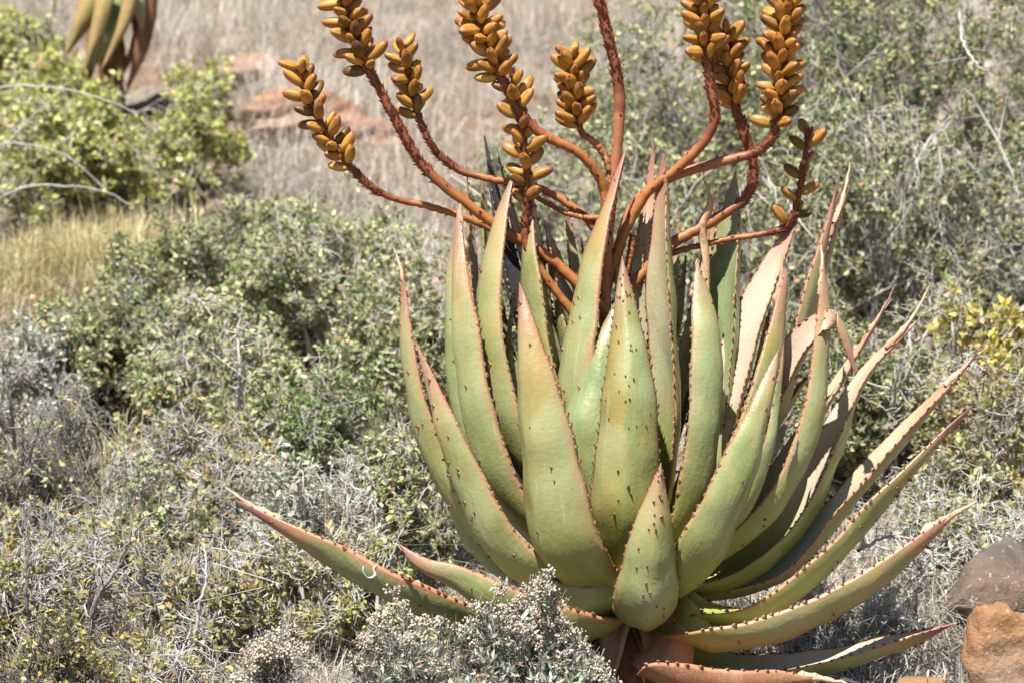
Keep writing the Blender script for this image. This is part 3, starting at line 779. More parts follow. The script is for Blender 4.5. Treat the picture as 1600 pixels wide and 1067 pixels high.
ST = [
    # points, r0, r1, scales from, fruits
    ([(948, 560, 20), (945, 430, 20), (955, 320, 20), (966, 210, 15), (966, 130, 10), (948, 50, 5), (931, -25, 0), (922, -120, -5), (920, -200, -5)], 12, 8.5, .55, (.80, 1., 26), dict(pinkish=1.)),
    ([(950, 345, 15), (940, 285, 5), (905, 240, -10), (850, 212, -20), (815, 180, -25), (788, 130, -25), (765, 80, -20), (746, 20, -20), (738, -70, -20)], 10, 7.5, .42, (.60, 1., 50), dict(pinkish=.2)),
    ([(957, 295, 18), (948, 250, 15), (928, 222, 10), (908, 205, 8), (900, 160, 8), (893, 85, 8)], 7.5, 5, .45, (.50, 1.0, 32), dict(pinkish=.8, dark=.92)),
    ([(940, 480, 30), (965, 390, 30), (1005, 310, 25), (1060, 262, 15), (1100, 222, 5), (1117, 180, 0), (1108, 120, 0), (1102, 60, 0), (1092, -60, 0)], 10, 8, .55, (.74, 1., 36), dict(pinkish=.0)),
    ([(955, 440, 40), (985, 330, 40), (1040, 282, 35), (1120, 255, 30), (1180, 238, 20), (1208, 212, 15), (1218, 165, 10), (1222, 90, 10), (1236, -60, 10)], 10, 7.5, .50, (.60, 1., 60), dict(pinkish=.9)),
    ([(960, 480, 50), (1040, 390, 55), (1110, 348, 60), (1165, 310, 60), (1177, 265, 60), (1165, 215, 55), (1146, 155, 50), (1136, 80, 45), (1132, 50, 45)], 11, 8, .46, (.78, 1., 30), dict(pinkish=.35)),
    ([(970, 440, 65), (1040, 400, 70), (1120, 378, 70), (1200, 364, 70), (1232, 350, 65), (1247, 310, 60), (1256, 260, 60), (1265, 200, 60)], 6.5, 4.5, .55, (.62, 1., 11), dict(pinkish=.5, dark=.78, green=.2)),
    ([(960, 500, 10), (860, 405, 10), (790, 362, 0), (712, 305, -10), (660, 258, -15), (622, 195, -20), (588, 130, -20), (560, 75, -20), (542, 20, -20), (532, -30, -20)], 11, 7, .52, (.79, .985, 30), dict(pinkish=.0)),
    ([(950, 480, 30), (850, 400, 30), (770, 358, 25), (690, 328, 20), (608, 308, 15), (560, 275, 10), (528, 235, 5), (500, 190, 5), (478, 145, 5), (466, 102, 5)], 8.5, 5, .60, (.72, 1., 25), dict(pinkish=.1)),
    ([(955, 420, 40), (935, 365, 45), (890, 320, 50), (830, 290, 55), (770, 281, 55), (715, 265, 55), (678, 232, 50), (655, 185, 50), (643, 140, 50), (628, 72, 50)], 8.5, 5, .56, (.78, 1., 18), dict(pinkish=.4)),
    ([(950, 342, 20), (900, 338, 30), (855, 318, 40), (800, 286, 54)], 5, 5, .9, (0, 0, 0), dict(pinkish=.0)),
    ([(920, 520, -5), (850, 430, -10), (822, 380, -15), (823, 320, -18), (822, 250, -20), (812, 190, -22), (803, 130, -22), (799, 105, -22)], 9.5, 4.5, .40, (.52, .97, 20), dict(pinkish=.0, dark=.95)),
    ([(955, 560, 15), (975, 440, 20), (985, 395, 30), (990, 370, 35)], 7, 6, .9, (0, 0, 0), dict(pinkish=.2)),
]
for i, (pts, r0, r1, sf, fr, kw) in enumerate(ST):
    stalk(aloe, BASE, pts, r0, r1, sf, fr, 100 + i, **kw)


# ------------------------------------------------------------------ shrubs
def pal(*cols):
    return np.array(cols, float)


PAL_GREY = pal((.26, .325, .12), (.32, .375, .155), (.195, .26, .085), (.40, .43, .21), (.48, .43, .21))
PAL_GREEN = pal((.165, .225, .08), (.215, .275, .11), (.12, .175, .06), (.29, .32, .15), (.40, .38, .14))
PAL_BRIGHT = pal((.17, .26, .075), (.22, .30, .10), (.14, .22, .06), (.28, .33, .13))
PAL_YELLOW = pal((.40, .43, .085), (.47, .47, .12), (.32, .37, .08), (.54, .50, .14), (.42, .46, .20))
PAL_GOLD = pal((.56, .46, .08), (.48, .43, .10), (.60, .46, .13), (.40, .37, .09))
PAL_OLIVE = pal((.32, .29, .07), (.40, .33, .085), (.24, .25, .075), (.47, .35, .11), (.18, .20, .07))
PAL_PALE = pal((.39, .44, .32), (.46, .50, .39), (.33, .39, .25), (.52, .55, .45))


def branch(rng, st, dr, ln, r0, r1, S, wander, lift):
    """grow N wandering polylines"""
    N = len(st)
    pts = [st]; d = nrm(dr)
    for s in range(S):
        d = nrm(d + rng.normal(0, wander, (N, 3)) + np.array([0, 0, lift]))
        pts.append(pts[-1] + d * (ln / S)[:, None])
    PT = np.stack(pts, 1)
    RD = r0[:, None] + (r1 - r0)[:, None] * np.linspace(0, 1, S + 1)[None]
    return PT, RD


def spawn(rng, PT, RD, ln, k, spread, frac, tmin=0.25):
    N, S, _ = PT.shape
    tt = rng.uniform(tmin, 1.0, (N, k)) * (S - 1)
    i = np.minimum(tt.astype(int), S - 2); f = (tt - i)[..., None]
    ar = np.arange(N)[:, None]
    st = PT[ar, i] * (1 - f) + PT[ar, i + 1] * f
    d = nrm(PT[ar, i + 1] - PT[ar, i])
    dr = nrm(d + rng.normal(0, spread, (N, k, 3)))
    l2 = (ln[:, None] * frac * rng.uniform(0.5, 1.3, (N, k)))
    rr = RD[ar, i]
    return st.reshape(-1, 3), dr.reshape(-1, 3), l2.ravel(), rr.ravel()


def leaf_quads(rng, pos, dr, size, aspect, palette, weights=None, jitter=0.18):
    n = len(pos)
    dr = nrm(dr); sd = nrm(np.cross(dr, rng.normal(size=(n, 3)))); nn = np.cross(dr, sd)
    L = (size * rng.uniform(0.6, 1.35, n))[:, None]; W = L * aspect * 0.5
    V = np.stack([pos, pos + dr * L * 0.5 + sd * W + nn * L * 0.08, pos + dr * L, pos + dr * L * 0.5 - sd * W + nn * L * 0.08], 1)
    i0 = np.arange(n)[:, None] * 4
    F = i0 + np.array([[0, 1, 2, 3]])
    ci = rng.choice(len(palette), n, p=weights)
    c = palette[ci] * (1 + rng.normal(0, jitter, (n, 1)))
    odd = rng.random(n)
    c[odd < .035] = (.46, .25, .13); c[(odd > .035) & (odd < .06)] = (.50, .34, .27); c[odd > .965] = (.50, .45, .33)
    return V.reshape(-1, 3), F, np.c_[np.clip(c, .01, .8), np.ones(n)]


SHRUBS = 0


def shrub(name, label, px, hw, top, d, palette, nleaf=9000, lsize=.012, aspect=.55, n0=9, k=(6, 6, 5), twig=None, seed=None, ry=None,
          tr=1.0, cluster=5, lift=0.04, spread=.75, group=None, bottom=None, cat='shrub', fol_mat=None, up=0.0, flowers=0, lz=None, stem_r=.006, wander=.16):
    """px/hw/top in photo pixels; d metres beyond the aloe; stands on the hillside"""
    global SHRUBS
    SHRUBS += 1
    if not flowers:
        lsize *= 1.08; nleaf = int(nleaf * .8); aspect *= 1.05; k = (k[0], k[1], k[2] - 1)
    rng = np.random.default_rng(1000 + SHRUBS * 7 if seed is None else seed)
    kx = (DIST + d) / 6000.0
    x0 = (px - 800) * kx; y0 = d
    z0 = float(gz(x0, y0)) - 0.02
    zt = float(P(px, top, d)[2])
    H = max(zt - z0, 0.12); rx = hw * kx; ryy = ry or rx * 0.8
    base = np.array([x0, y0, z0])
    root = thing(name, label, cat, base, group)
    # main stems to points on a ragged dome
    a = rng.uniform(0, 2 * np.pi, n0); rr = np.sqrt(rng.uniform(0, 1, n0))
    st = np.stack([np.cos(a) * rr * rx * .25, np.sin(a) * rr * ryy * .25, np.zeros(n0)], -1)
    a2 = a + rng.normal(0, .5, n0); rr2 = np.sqrt(rng.uniform(0.02, 1, n0))
    tgt = np.stack([np.cos(a2) * rr2 * rx * .85, np.sin(a2) * rr2 * ryy * .85, H * .92 * np.sqrt(np.clip(1.05 - rr2 ** 2 * .8, 0, 1)) * rng.uniform(.42 if flowers else .6, 1., n0)], -1)
    ln = np.linalg.norm(tgt - st, axis=1)
    P0, R0 = branch(rng, st, tgt - st, ln * 1.03, np.full(n0, stem_r) * rng.uniform(.6, 1.3, n0) * tr, np.full(n0, stem_r * .35) * tr, 7, wander, lift * .3)
    levels = [(P0, R0)]
    fr = [.5, .45, .5]
    PT, RD, LN = P0, R0, ln
    for lv, kk in enumerate(k):
        s1, d1, l1, r1 = spawn(rng, PT, RD, LN, kk, spread, fr[lv], .2 if lv else .3)
        l1 = np.maximum(l1, .03)
        r1 = np.minimum(r1 * .62, stem_r * .6 * tr / (lv + 1)); r1 = np.maximum(r1, .00085 * tr)
        PT, RD = branch(rng, s1, d1, l1, r1, np.maximum(r1 * .45, .0006 * tr), 4 if lv < 2 else 3, wander + .06, lift)
        # keep the shrub in its dome
        q = PT / np.array([rx, ryy, H]); m = np.linalg.norm(q, axis=-1, keepdims=True)
        PT = np.where(m > 1.08, PT * (1.08 + (m - 1.08) * .25) / m, PT)
        PT[..., 2] = np.maximum(PT[..., 2], .004)
        LN = l1
        levels.append((PT, RD))
    vs, fs, off = [], [], 0
    for j, (p, r) in enumerate(levels):
        v, f = tubes(p, r, 5 if j == 0 else 3)
        vs.append(v); fs.append(f + off); off += len(v)
    link('branches', mesh_from('branches', np.concatenate(vs), np.concatenate(fs), smooth=True), twig or M_TWIG, root, 'stuff')
    # leaves in little clusters along the last two orders of twigs
    if nleaf:
        N, S, _ = PT.shape
        nc = max(nleaf // cluster, 1)
        # leafy and bare patches
        cen = PT.mean(1); w = .35 + np.clip(hash_noise(cen[:, 0] * 9 + seed_phase(SHRUBS), cen[:, 2] * 9 + cen[:, 1] * 7) + .35, 0, 1.2)
        w = w / w.sum()
        ti = rng.choice(N, nc, p=w); tt = rng.uniform(.1, 1., nc) * (S - 1)
        ii = np.minimum(tt.astype(int), S - 2); f = (tt - ii)[:, None]
        pos = PT[ti, ii] * (1 - f) + PT[ti, ii + 1] * f
        dr = nrm(PT[ti, ii + 1] - PT[ti, ii])
        pos = np.repeat(pos, cluster, 0) + rng.normal(0, .0035, (nc * cluster, 3))
        dr = np.repeat(dr, cluster, 0) * .5 + rng.normal(0, .6, (nc * cluster, 3)) + np.array([0, 0, up])
        v, f4, c = leaf_quads(rng, pos, dr, lsize, aspect, palette)
        # clusters share a tint
        tint = np.repeat(1 + rng.normal(0, .16, (nc, 1)), cluster, 0); c[:, :3] = np.clip(c[:, :3] * tint, .01, .7)
        link('foliage', mesh_from('foliage', v, f4, {'Col': ('FLOAT_COLOR', 'FACE', c)}), fol_mat or M_FOL, root, 'stuff')
    if flowers:
        # flat heads of tiny dry florets at the upper twig ends
        ends = PT[:, -1]; ed = nrm(PT[:, -1] - PT[:, -2])
        sc = ends[:, 2] / H + rng.normal(0, .12, len(ends)) + .35 * np.linalg.norm(ends[:, :2] / np.array([rx, ryy]), axis=1)
        pick = np.argsort(-sc)[:flowers]
        m = 26
        cpos = np.repeat(ends[pick], m, 0)
        a = rng.uniform(0, 6.28, len(cpos)); r = np.sqrt(rng.uniform(0, 1, len(cpos))) * np.repeat(rng.uniform(.006, .020, len(pick)), m)
        cpos = cpos + np.stack([np.cos(a) * r, np.sin(a) * r, .006 + rng.normal(0, .004, len(cpos)) - r * .25], -1)
        s = rng.uniform(.0012, .0030, len(cpos))[:, None]
        oc = np.array([[1, 0, 0], [0, 1, 0], [-1, 0, 0], [0, -1, 0], [0, 0, 1.1], [0, 0, -1]])
        V = (cpos[:, None] + oc[None] * s[:, None]).reshape(-1, 3)
        i0 = np.arange(len(cpos))[:, None] * 6
        F = np.concatenate([i0 + np.array([x]) for x in ((0, 1, 4), (1, 2, 4), (2, 3, 4), (3, 0, 4), (1, 0, 5), (2, 1, 5), (3, 2, 5), (0, 3, 5))])
        FP = pal((.58, .47, .38), (.66, .57, .48), (.48, .37, .28), (.40, .33, .26))
        cc = FP[rng.choice(4, len(cpos))] * rng.uniform(.85, 1.15, (len(cpos), 1))
        cc = np.tile(np.c_[cc, np.ones(len(cpos))], (8, 1))
        link('flower_heads', mesh_from('flower_heads', V, F, {'Col': ('FLOAT_COLOR', 'FACE', cc)}), M_FLOW, root, 'stuff')
        # thin pedicels
        pe = np.stack([np.repeat(ends[pick], 6, 0), np.repeat(ends[pick], 6, 0) + rng.normal(0, .008, (len(pick) * 6, 3)) + [0, 0, .006]], 1)
        v, f = tubes(pe, np.full((len(pe), 2), .0006), 3)
        link('flower_stems', mesh_from('flower_stems', v, f), M_TWIGD, root, 'stuff')
    return root


def seed_phase(s):
    return (s * 2.37) % 6.0


exec_shrubs = [
    # --- behind and beside the aloe, towards the boulder
    ('thicket_shrub', 'tall dense small-leaved thicket filling the upper corner beyond the fruit stalks', 1450, 330, -260, 2.7, PAL_GREEN, dict(nleaf=52000, n0=14, k=(8, 7, 6), tr=1.1, twig=M_TWIGD)),  # dark twig colour paints in the shaded gaps inside the thicket
    ('thicket_shrub', 'grey-green twiggy shrub directly behind the upright fruit stalks', 1110, 220, -40, 2.5, PAL_GREY, dict(nleaf=28000, n0=12, k=(7, 7, 6), twig=M_TWIGD)),  # inner shade again coloured in through the dark twigs
    ('thicket_shrub', 'leafy green shrub rising behind the aloe\'s tallest leaves', 940, 150, 130, 2.0, PAL_GREY, dict(nleaf=15000, n0=10, k=(7, 6, 6))),
    ('thicket_shrub', 'tangled shrub with pale bare twigs beside the drooping fruit stalk', 1330, 190, 60, 2.0, PAL_GREEN, dict(nleaf=20000, n0=12, k=(7, 7, 6), twig=M_TWIGP)),
    ('thicket_shrub', 'green shrub with many grey twigs at the picture\'s edge above the golden clump', 1590, 160, 60, 2.0, PAL_GREEN, dict(nleaf=18000, n0=11, k=(7, 7, 6))),
    ('golden_shrub', 'golden yellow leafy clump in front of the dense thicket', 1570, 110, 335, 1.3, PAL_GOLD, dict(nleaf=9000, lsize=.019, n0=8, k=(5, 5, 4), aspect=.5)),
    ('thicket_shrub', 'small-leaved green shrub behind the long spreading leaves', 1400, 170, 400, 1.35, PAL_GREEN, dict(nleaf=17000, n0=11, k=(7, 7, 6), twig=M_TWIGP)),
    ('thicket_shrub', 'yellowish green shrub below the golden clump', 1550, 150, 560, 1.1, PAL_OLIVE, dict(nleaf=9000, n0=11, k=(7, 7, 6), twig=M_TWIGP)),
    ('bare_shrub', 'nearly leafless tangle of grey twigs above the boulder', 1480, 170, 690, .75, PAL_GREY, dict(nleaf=3200, n0=13, k=(7, 7, 6), twig=M_TWIGP, wander=.26)),
    ('bare_shrub', 'dry grey tangle on the ground under the lowest spreading leaf', 1290, 150, 880, .45, PAL_PALE, dict(nleaf=1800, n0=14, k=(7, 6, 6), twig=M_TWIGP, wander=.3, stem_r=.004, lsize=.01)),
    ('thicket_shrub', 'dim leafy shrub seen between the aloe leaves', 1180, 150, 420, 1.2, PAL_GREEN, dict(nleaf=12000, n0=10, k=(7, 6, 6))),
    ('thicket_shrub', 'pale dry shrub at the top edge between two fruit spikes', 990, 150, -60, 3.4, PAL_GREY, dict(nleaf=12000, n0=10, k=(6, 6, 5))),
    ('thicket_shrub', 'green thicket reaching the top edge behind the rightmost fruit spikes', 1270, 220, -220, 3.4, PAL_GREEN, dict(nleaf=26000, n0=12, k=(7, 7, 6))),
    ('yellow_leaf_shrub', 'low yellow-leaved bush along the bottom edge of the far corner', 70, 150, 985, -.05, PAL_OLIVE, dict(nleaf=5000, n0=12, k=(7, 6, 6), twig=M_TWIGD, lsize=.010)),
    ('yellow_leaf_shrub', 'low twiggy yellowish bush between the corner bush and the pale flowering shrub', 290, 110, 975, 0., PAL_OLIVE, dict(nleaf=4000, n0=11, k=(7, 6, 6), twig=M_TWIG, lsize=.010)),
    # --- the middle, beside the aloe's flank
    ('grey_green_shrub', 'broad grey-green shrub beside the aloe under the lowest fruit stalk', 520, 170, 300, 1.9, PAL_GREY, dict(nleaf=22000, n0=12, k=(7, 7, 7), twig=M_TWIGP)),
    ('grey_green_shrub', 'grey-green shrub with a dark hollow below the arching twigs', 270, 140, 290, 2.1, PAL_GREY, dict(nleaf=17000, n0=11, k=(7, 7, 6), twig=M_TWIGD)),
    ('grey_green_shrub', 'dull green shrub whose top touches the bending fruit stalk', 640, 120, 330, 1.6, PAL_GREY, dict(nleaf=13000, n0=10, k=(7, 6, 6), twig=M_TWIGP)),
    ('grey_green_shrub', 'thin greyish shrub below the straw grass', 110, 150, 440, 1.7, PAL_GREY, dict(nleaf=11000, n0=11, k=(7, 7, 6), twig=M_TWIGD)),
    ('fresh_green_shrub', 'soft fresh green shrub against the aloe\'s outermost upright leaf', 520, 95, 560, 1.15, PAL_BRIGHT, dict(nleaf=10000, n0=9, k=(6, 6, 5), lsize=.013, aspect=.35)),
    ('grey_green_shrub', 'low mottled shrub in the middle of the slope with grey stems', 330, 150, 470, 1.45, PAL_GREY, dict(nleaf=13000, n0=11, k=(7, 7, 6), twig=M_TWIGP)),
    ('grey_green_shrub', 'grey-green shrub just behind the aloe\'s shaded lower leaves', 650, 100, 640, .8, PAL_GREY, dict(nleaf=8000, n0=10, k=(6, 6, 6))),
    # --- lower left
    ('bare_shrub', 'leafless dark grey shrub standing at the picture\'s edge under the greyish shrub', 70, 130, 590, 1.0, PAL_GREY, dict(nleaf=2500, n0=12, k=(7, 7, 6), twig=M_TWIGD, wander=.22)),
    ('bare_shrub', 'spiky grey bare shrub with a few orange leaves above the yellow-leaved bushes', 310, 150, 610, .9, PAL_OLIVE, dict(nleaf=3800, n0=13, k=(7, 7, 6), wander=.22)),
    ('yellow_leaf_shrub', 'yellow-green speckled twiggy bush in the bottom corner', 90, 140, 790, .45, PAL_OLIVE, dict(nleaf=5800, n0=13, k=(7, 6, 7), twig=M_TWIG, stem_r=.008, lsize=.011)),
    ('yellow_leaf_shrub', 'yellow-green twiggy bush with dark gaps beneath the long leaf\'s dry tip', 290, 130, 800, .4, PAL_OLIVE, dict(nleaf=5800, n0=13, k=(7, 6, 7), twig=M_TWIG, stem_r=.008, lsize=.011)),
    ('yellow_leaf_shrub', 'yellow-leaved bush under the long low aloe leaf', 480, 110, 820, .45, PAL_OLIVE, dict(nleaf=5200, n0=12, k=(7, 6, 7), twig=M_TWIGP, stem_r=.007, lsize=.011)),
    ('yellow_leaf_shrub', 'small yellowish bush behind the reddish curled leaf tip', 620, 80, 800, .4, PAL_YELLOW, dict(nleaf=4500, n0=9, k=(6, 6, 5), twig=M_TWIG)),
    ('grey_green_shrub', 'grey-green bush filling the gap between the straw grass and the broad shrub', 400, 150, 320, 2.5, PAL_GREY, dict(nleaf=15000, n0=11, k=(7, 7, 6), lsize=.014)),
    ('grey_green_shrub', 'small green bush below the dark hollow', 190, 110, 430, 1.8, PAL_GREEN, dict(nleaf=10000, n0=10, k=(7, 6, 6), lsize=.013)),
    ('grey_green_shrub', 'pale dry bush at the edge above the leafless dark shrub', 20, 110, 470, 1.5, PAL_PALE, dict(nleaf=7000, n0=10, k=(7, 6, 6))),
    ('grey_green_shrub', 'mixed green bush between the fresh green shrub and the spiky bare shrub', 420, 120, 600, 1.2, PAL_GREY, dict(nleaf=11000, n0=10, k=(7, 7, 6), twig=M_TWIGP)),
    ('bare_shrub', 'bleached twiggy bush between the yellow-leaved bushes and the fresh green shrub', 480, 130, 690, .75, PAL_PALE, dict(nleaf=4500, n0=12, k=(7, 7, 6), twig=M_TWIGP, wander=.24)),
    ('bare_shrub', 'grey bush with scattered green leaves in the middle of the lower slope', 190, 140, 690, .7, PAL_GREY, dict(nleaf=6000, n0=12, k=(7, 7, 6), twig=M_TWIG, wander=.22)),
    ('grey_green_shrub', 'dim grey-green bush filling the space behind the aloe\'s flank', 740, 130, 430, 1.5, PAL_GREY, dict(nleaf=12000, n0=10, k=(7, 6, 6))),
    ('thicket_shrub', 'sparse bush on the far slope left of the tall dense thicket', 830, 110, 180, 3.2, PAL_GREY, dict(nleaf=6000, n0=9, k=(6, 6, 5))),
    # --- upper left
    ('yellow_green_shrub', 'bright yellow-green bush in the top corner round the second aloe', -10, 150, 20, 3.9, PAL_YELLOW, dict(nleaf=19000, n0=11, k=(7, 6, 6), lsize=.017)),
    ('yellow_green_shrub', 'yellow-green bush with arching grey stems below the second aloe', 140, 240, 95, 3.3, PAL_YELLOW, dict(nleaf=34000, n0=14, k=(7, 7, 6), lsize=.016, twig=M_TWIGP, spread=.95)),
    ('yellow_green_shrub', 'loose yellow-green bush behind the middle arching branch', 60, 150, 110, 3.0, PAL_YELLOW, dict(nleaf=12000, n0=10, k=(7, 6, 5), lsize=.015, twig=M_TWIGP, spread=.95)),
    ('yellow_green_shrub', 'sparse yellow-green sprig in front of the distant orange rock', 320, 80, 95, 3.7, PAL_YELLOW, dict(nleaf=3200, n0=7, k=(5, 5, 4), lsize=.016)),
    # --- in front of the aloe
    ('flowering_shrub', 'pale grey-green shrub with tiny dry whitish flower heads in front of the aloe', 790, 160, 950, -.32, PAL_PALE, dict(nleaf=9500, n0=20, k=(6, 5, 4), lsize=.016, aspect=.28, up=.35, lift=.10, spread=.6, flowers=85, twig=M_TWIGD, stem_r=.004, ry=.13)),
    ('flowering_shrub', 'whitish flowering shrub spilling over the long low leaf', 650, 110, 935, -.36, PAL_PALE, dict(nleaf=5500, n0=14, k=(6, 5, 4), lsize=.014, aspect=.24, up=.35, lift=.10, spread=.6, flowers=60, twig=M_TWIGD, stem_r=.004, ry=.12)),
    ('flowering_shrub', 'low pale flowering shrub at the bottom edge beside the yellow-leaved bush', 450, 100, 1015, -.40, PAL_PALE, dict(nleaf=4200, n0=11, k=(6, 6, 4), lsize=.011, aspect=.24, up=.35, lift=.10, spread=.6, flowers=70, twig=M_TWIGD, stem_r=.004, ry=.12)),
    ('flowering_shrub', 'tall whitish flowering sprig standing before the big front leaf', 838, 42, 888, -.34, PAL_PALE, dict(nleaf=2600, n0=7, k=(5, 5, 4), lsize=.014, aspect=.28, up=.35, lift=.12, spread=.45, flowers=34, twig=M_TWIGD, stem_r=.003, ry=.05)),
    ('flowering_shrub', 'small pale flowering sprigs against the aloe\'s short trunk', 915, 50, 945, -.27, PAL_PALE, dict(nleaf=3600, n0=9, k=(6, 5, 4), lsize=.013, aspect=.24, up=.35, lift=.10, spread=.5, flowers=16, twig=M_TWIGD, stem_r=.0035, ry=.06)),
]
for (nm, lb, px, hw, top, d, pl, kw) in exec_shrubs:
    shrub(nm, lb, px, hw, top, d, pl, **kw)


# ------------------------------------------------------------------ rocks
rock('boulder', 'rounded orange-brown boulder at the bottom corner on the dry ground', 1592, 932, -.12, (.095, .09, .10), 3, M_ROCKO, rough=1.5)
rock('stone', 'small tan stone lying in front of the orange-brown boulder', 1440, 1046, -.10, (.04, .04, .035), 8, M_ROCKO)
rock('grey_boulder', 'dark grey-brown boulder behind the orange-brown boulder', 1572, 842, .62, (.16, .11, .085), 33, M_ROCKSHADE, rotz=.5, rough=1.2)
rock('stone', 'brown stone half hidden under the flowering shrub', 790, 985, -.18, (.06, .05, .07), 15, M_ROCKO)
rock('hillside_rock', 'wide orange rock slab low on the far dry slope', 455, 146, 4.0, (.29, .2, .10), 21, M_ROCKF, rotz=.2, rough=2.4)
rock('hillside_rock', 'small orange rock above the slab on the far slope', 395, 82, 4.7, (.13, .12, .05), 22, M_ROCKF, rough=2.4)
rock('hillside_rock', 'greyish rock beside the yellow-green sprig on the far slope', 290, 140, 4.1, (.17, .15, .09), 23, M_ROCKF, rough=2.)
rock('hillside_rock', 'reddish stone peeping out of the yellow-green bush', 300, 232, 3.6, (.05, .05, .02), 24, M_ROCKF)


# ------------------------------------------------------------------ second aloe, up the slope
D2 = 3.9
A2 = P(170, -110, D2)
b2 = np.array([A2[0], A2[1], float(gz(A2[0], A2[1]))])
aloe2 = thing('aloe_plant', 'second, farther aloe of which only brownish hanging leaves show at the top', 'aloe', b2)
for i, (pts, w, kw) in enumerate([
    ([(170, -60, 0), (155, -35, -90), (135, 20, -130), (100, 92, -140)], 62, dict(mat=M_OLD)),
    ([(175, -55, 0), (168, -20, -130), (155, 40, -170), (122, 140, -170)], 42, dict(mat=M_OLD)),
    ([(175, -60, 0), (188, -10, -60), (172, 40, -80), (140, 115, -90)], 70, dict(tan=.0, pink=.0)),
    ([(180, -60, 0), (212, -20, -70), (218, 20, -90), (222, 62, -90)], 46, dict(tan=.2, pink=1., pale=1.)),
    ([(178, -60, 0), (205, -20, -130), (192, 40, -160), (158, 110, -170)], 40, dict(mat=M_OLD)),
    ([(182, -60, 0), (224, -10, -30), (222, 60, -40), (196, 150, -40)], 62, dict(mat=M_DEAD)),
    ([(182, -60, 0), (204, -10, 20), (206, 60, 20), (176, 140, 20)], 62, dict(mat=M_DEAD)),
    ([(172, -60, 0), (168, -10, 30), (150, 60, 30), (135, 150, 20)], 62, dict(mat=M_DEAD)),
    ([(160, -60, 0), (110, -50, -40), (90, -10, -60), (84, 22, -60)], 46, dict(tan=.2, pink=.2)),
    ([(180, -90, 0), (260, -120, 0), (330, -170, 0)], 60, dict(tan=.4, pink=.6)),
    ([(160, -90, 0), (90, -130, 0), (30, -190, 0)], 60, dict(tan=.4, pink=.6)),
    ([(170, -90, 0), (165, -170, -60), (160, -280, -60)], 80, dict(tan=.4, pink=.4)),
    ([(175, -90, 0), (200, -190, 0), (230, -300, 0)], 70, dict(tan=.4, pink=.4)),
    ([(165, -90, 0), (120, -190, 0), (100, -300, 0)], 70, dict(tan=.4, pink=.4)),
]):
    aloe_leaf(aloe2, b2, A2, pts, w * 1.3, seed=60 + i, spines=0, tooth=0, dbase=D2, rows=30, **kw)
trunk(aloe2, b2, b2 - [0, 0, .1], A2, .035, M_DEAD)


# ------------------------------------------------------------------ grass
def grass(name, pos, h, palette, seed, lean=.5, wid=.0018, label=None, cat=None, base=None):
    rng = np.random.default_rng(seed)
    n = len(pos)
    a = rng.uniform(0, 6.28, n)
    o = np.stack([np.cos(a), np.sin(a), 0 * a], -1); s = np.stack([-np.sin(a), np.cos(a), 0 * a], -1)
    nz = hash_noise(pos[:, 0] * 3.1 + seed, pos[:, 1] * 3.1)[:, None]
    H = (h * rng.uniform(.45, 1.2, n))[:, None] * np.clip(1 + .6 * nz, .35, 1.7); l = np.abs(rng.normal(0, lean, n))[:, None]
    w = (wid * rng.uniform(.6, 1.4, n))[:, None]
    up = np.array([0, 0, 1.0])
    p1 = pos + up * H * .55 + o * H * l * .25
    p2 = pos + up * H * (1 - .25 * l) + o * H * l * .85
    V = np.stack([pos - s * w, pos + s * w, p1 + s * w * .8, p1 - s * w * .8, p2 + s * w * .25, p2 - s * w * .25], 1).reshape(-1, 3)
    i0 = np.arange(n)[:, None] * 6
    F = np.stack([i0 + np.array([[0, 1, 2, 3]]), i0 + np.array([[3, 2, 4, 5]])], 1).reshape(-1, 4)
    c = palette[rng.choice(len(palette), n)] * rng.uniform(.8, 1.2, (n, 1)) * (1 + .16 * nz)
    c = np.repeat(np.c_[c, np.ones(n)], 2, 0)
    if base is None:
        base = np.zeros(3)
    o = link(name, mesh_from(name, V - base, F, {'Col': ('FLOAT_COLOR', 'FACE', c)}), M_GRASS, kind='stuff' if label and cat == 'grass' else None)
    o.location = base
    if label:
        tag(o, label, cat)
    return o


rng = np.random.default_rng(77)


def scatter(n, x0, x1, y0, y1, clump, spread):
    c = np.stack([rng.uniform(x0, x1, clump), rng.uniform(y0, y1, clump)], -1)
    p = c[rng.integers(0, clump, n)] + rng.normal(0, spread, (n, 2))
    return np.c_[p, gz(p[:, 0], p[:, 1]) - .01]


GP_LILAC = pal((.47, .42, .385), (.55, .50, .465), (.40, .35, .325), (.56, .50, .42), (.46, .40, .29))
GP_STRAW = pal((.55, .46, .25), (.62, .54, .33), (.46, .38, .18), (.50, .46, .24))
GP_GREY = pal((.33, .295, .255), (.41, .37, .32), (.25, .22, .19), (.45, .40, .32))
far = scatter(130000, -3.6, 3.4, 2.2, 8.5, 1900, .09)
far = far[~((far[:, 0] < -.72) & (far[:, 0] > -1.75) & (far[:, 1] < 4.6))]
far = far[(far[:, 1] > 3.3) | (far[:, 0] < -1.75)]
grass('dry_grass', far, .16, GP_LILAC, 1, 1.9, .0010, 'lilac-grey dry grass covering the far upper slope', 'grass')
grass('dry_ground_litter', np.concatenate([scatter(44000, -3.0, 2.6, -.6, 3.4, 700, .08), scatter(16000, -1.3, 1.3, -.7, .7, 500, .06)]), .09, GP_GREY, 2, 2.2, .0013, 'short grey dead grass and stalks covering the ground under the shrubs', 'grass')
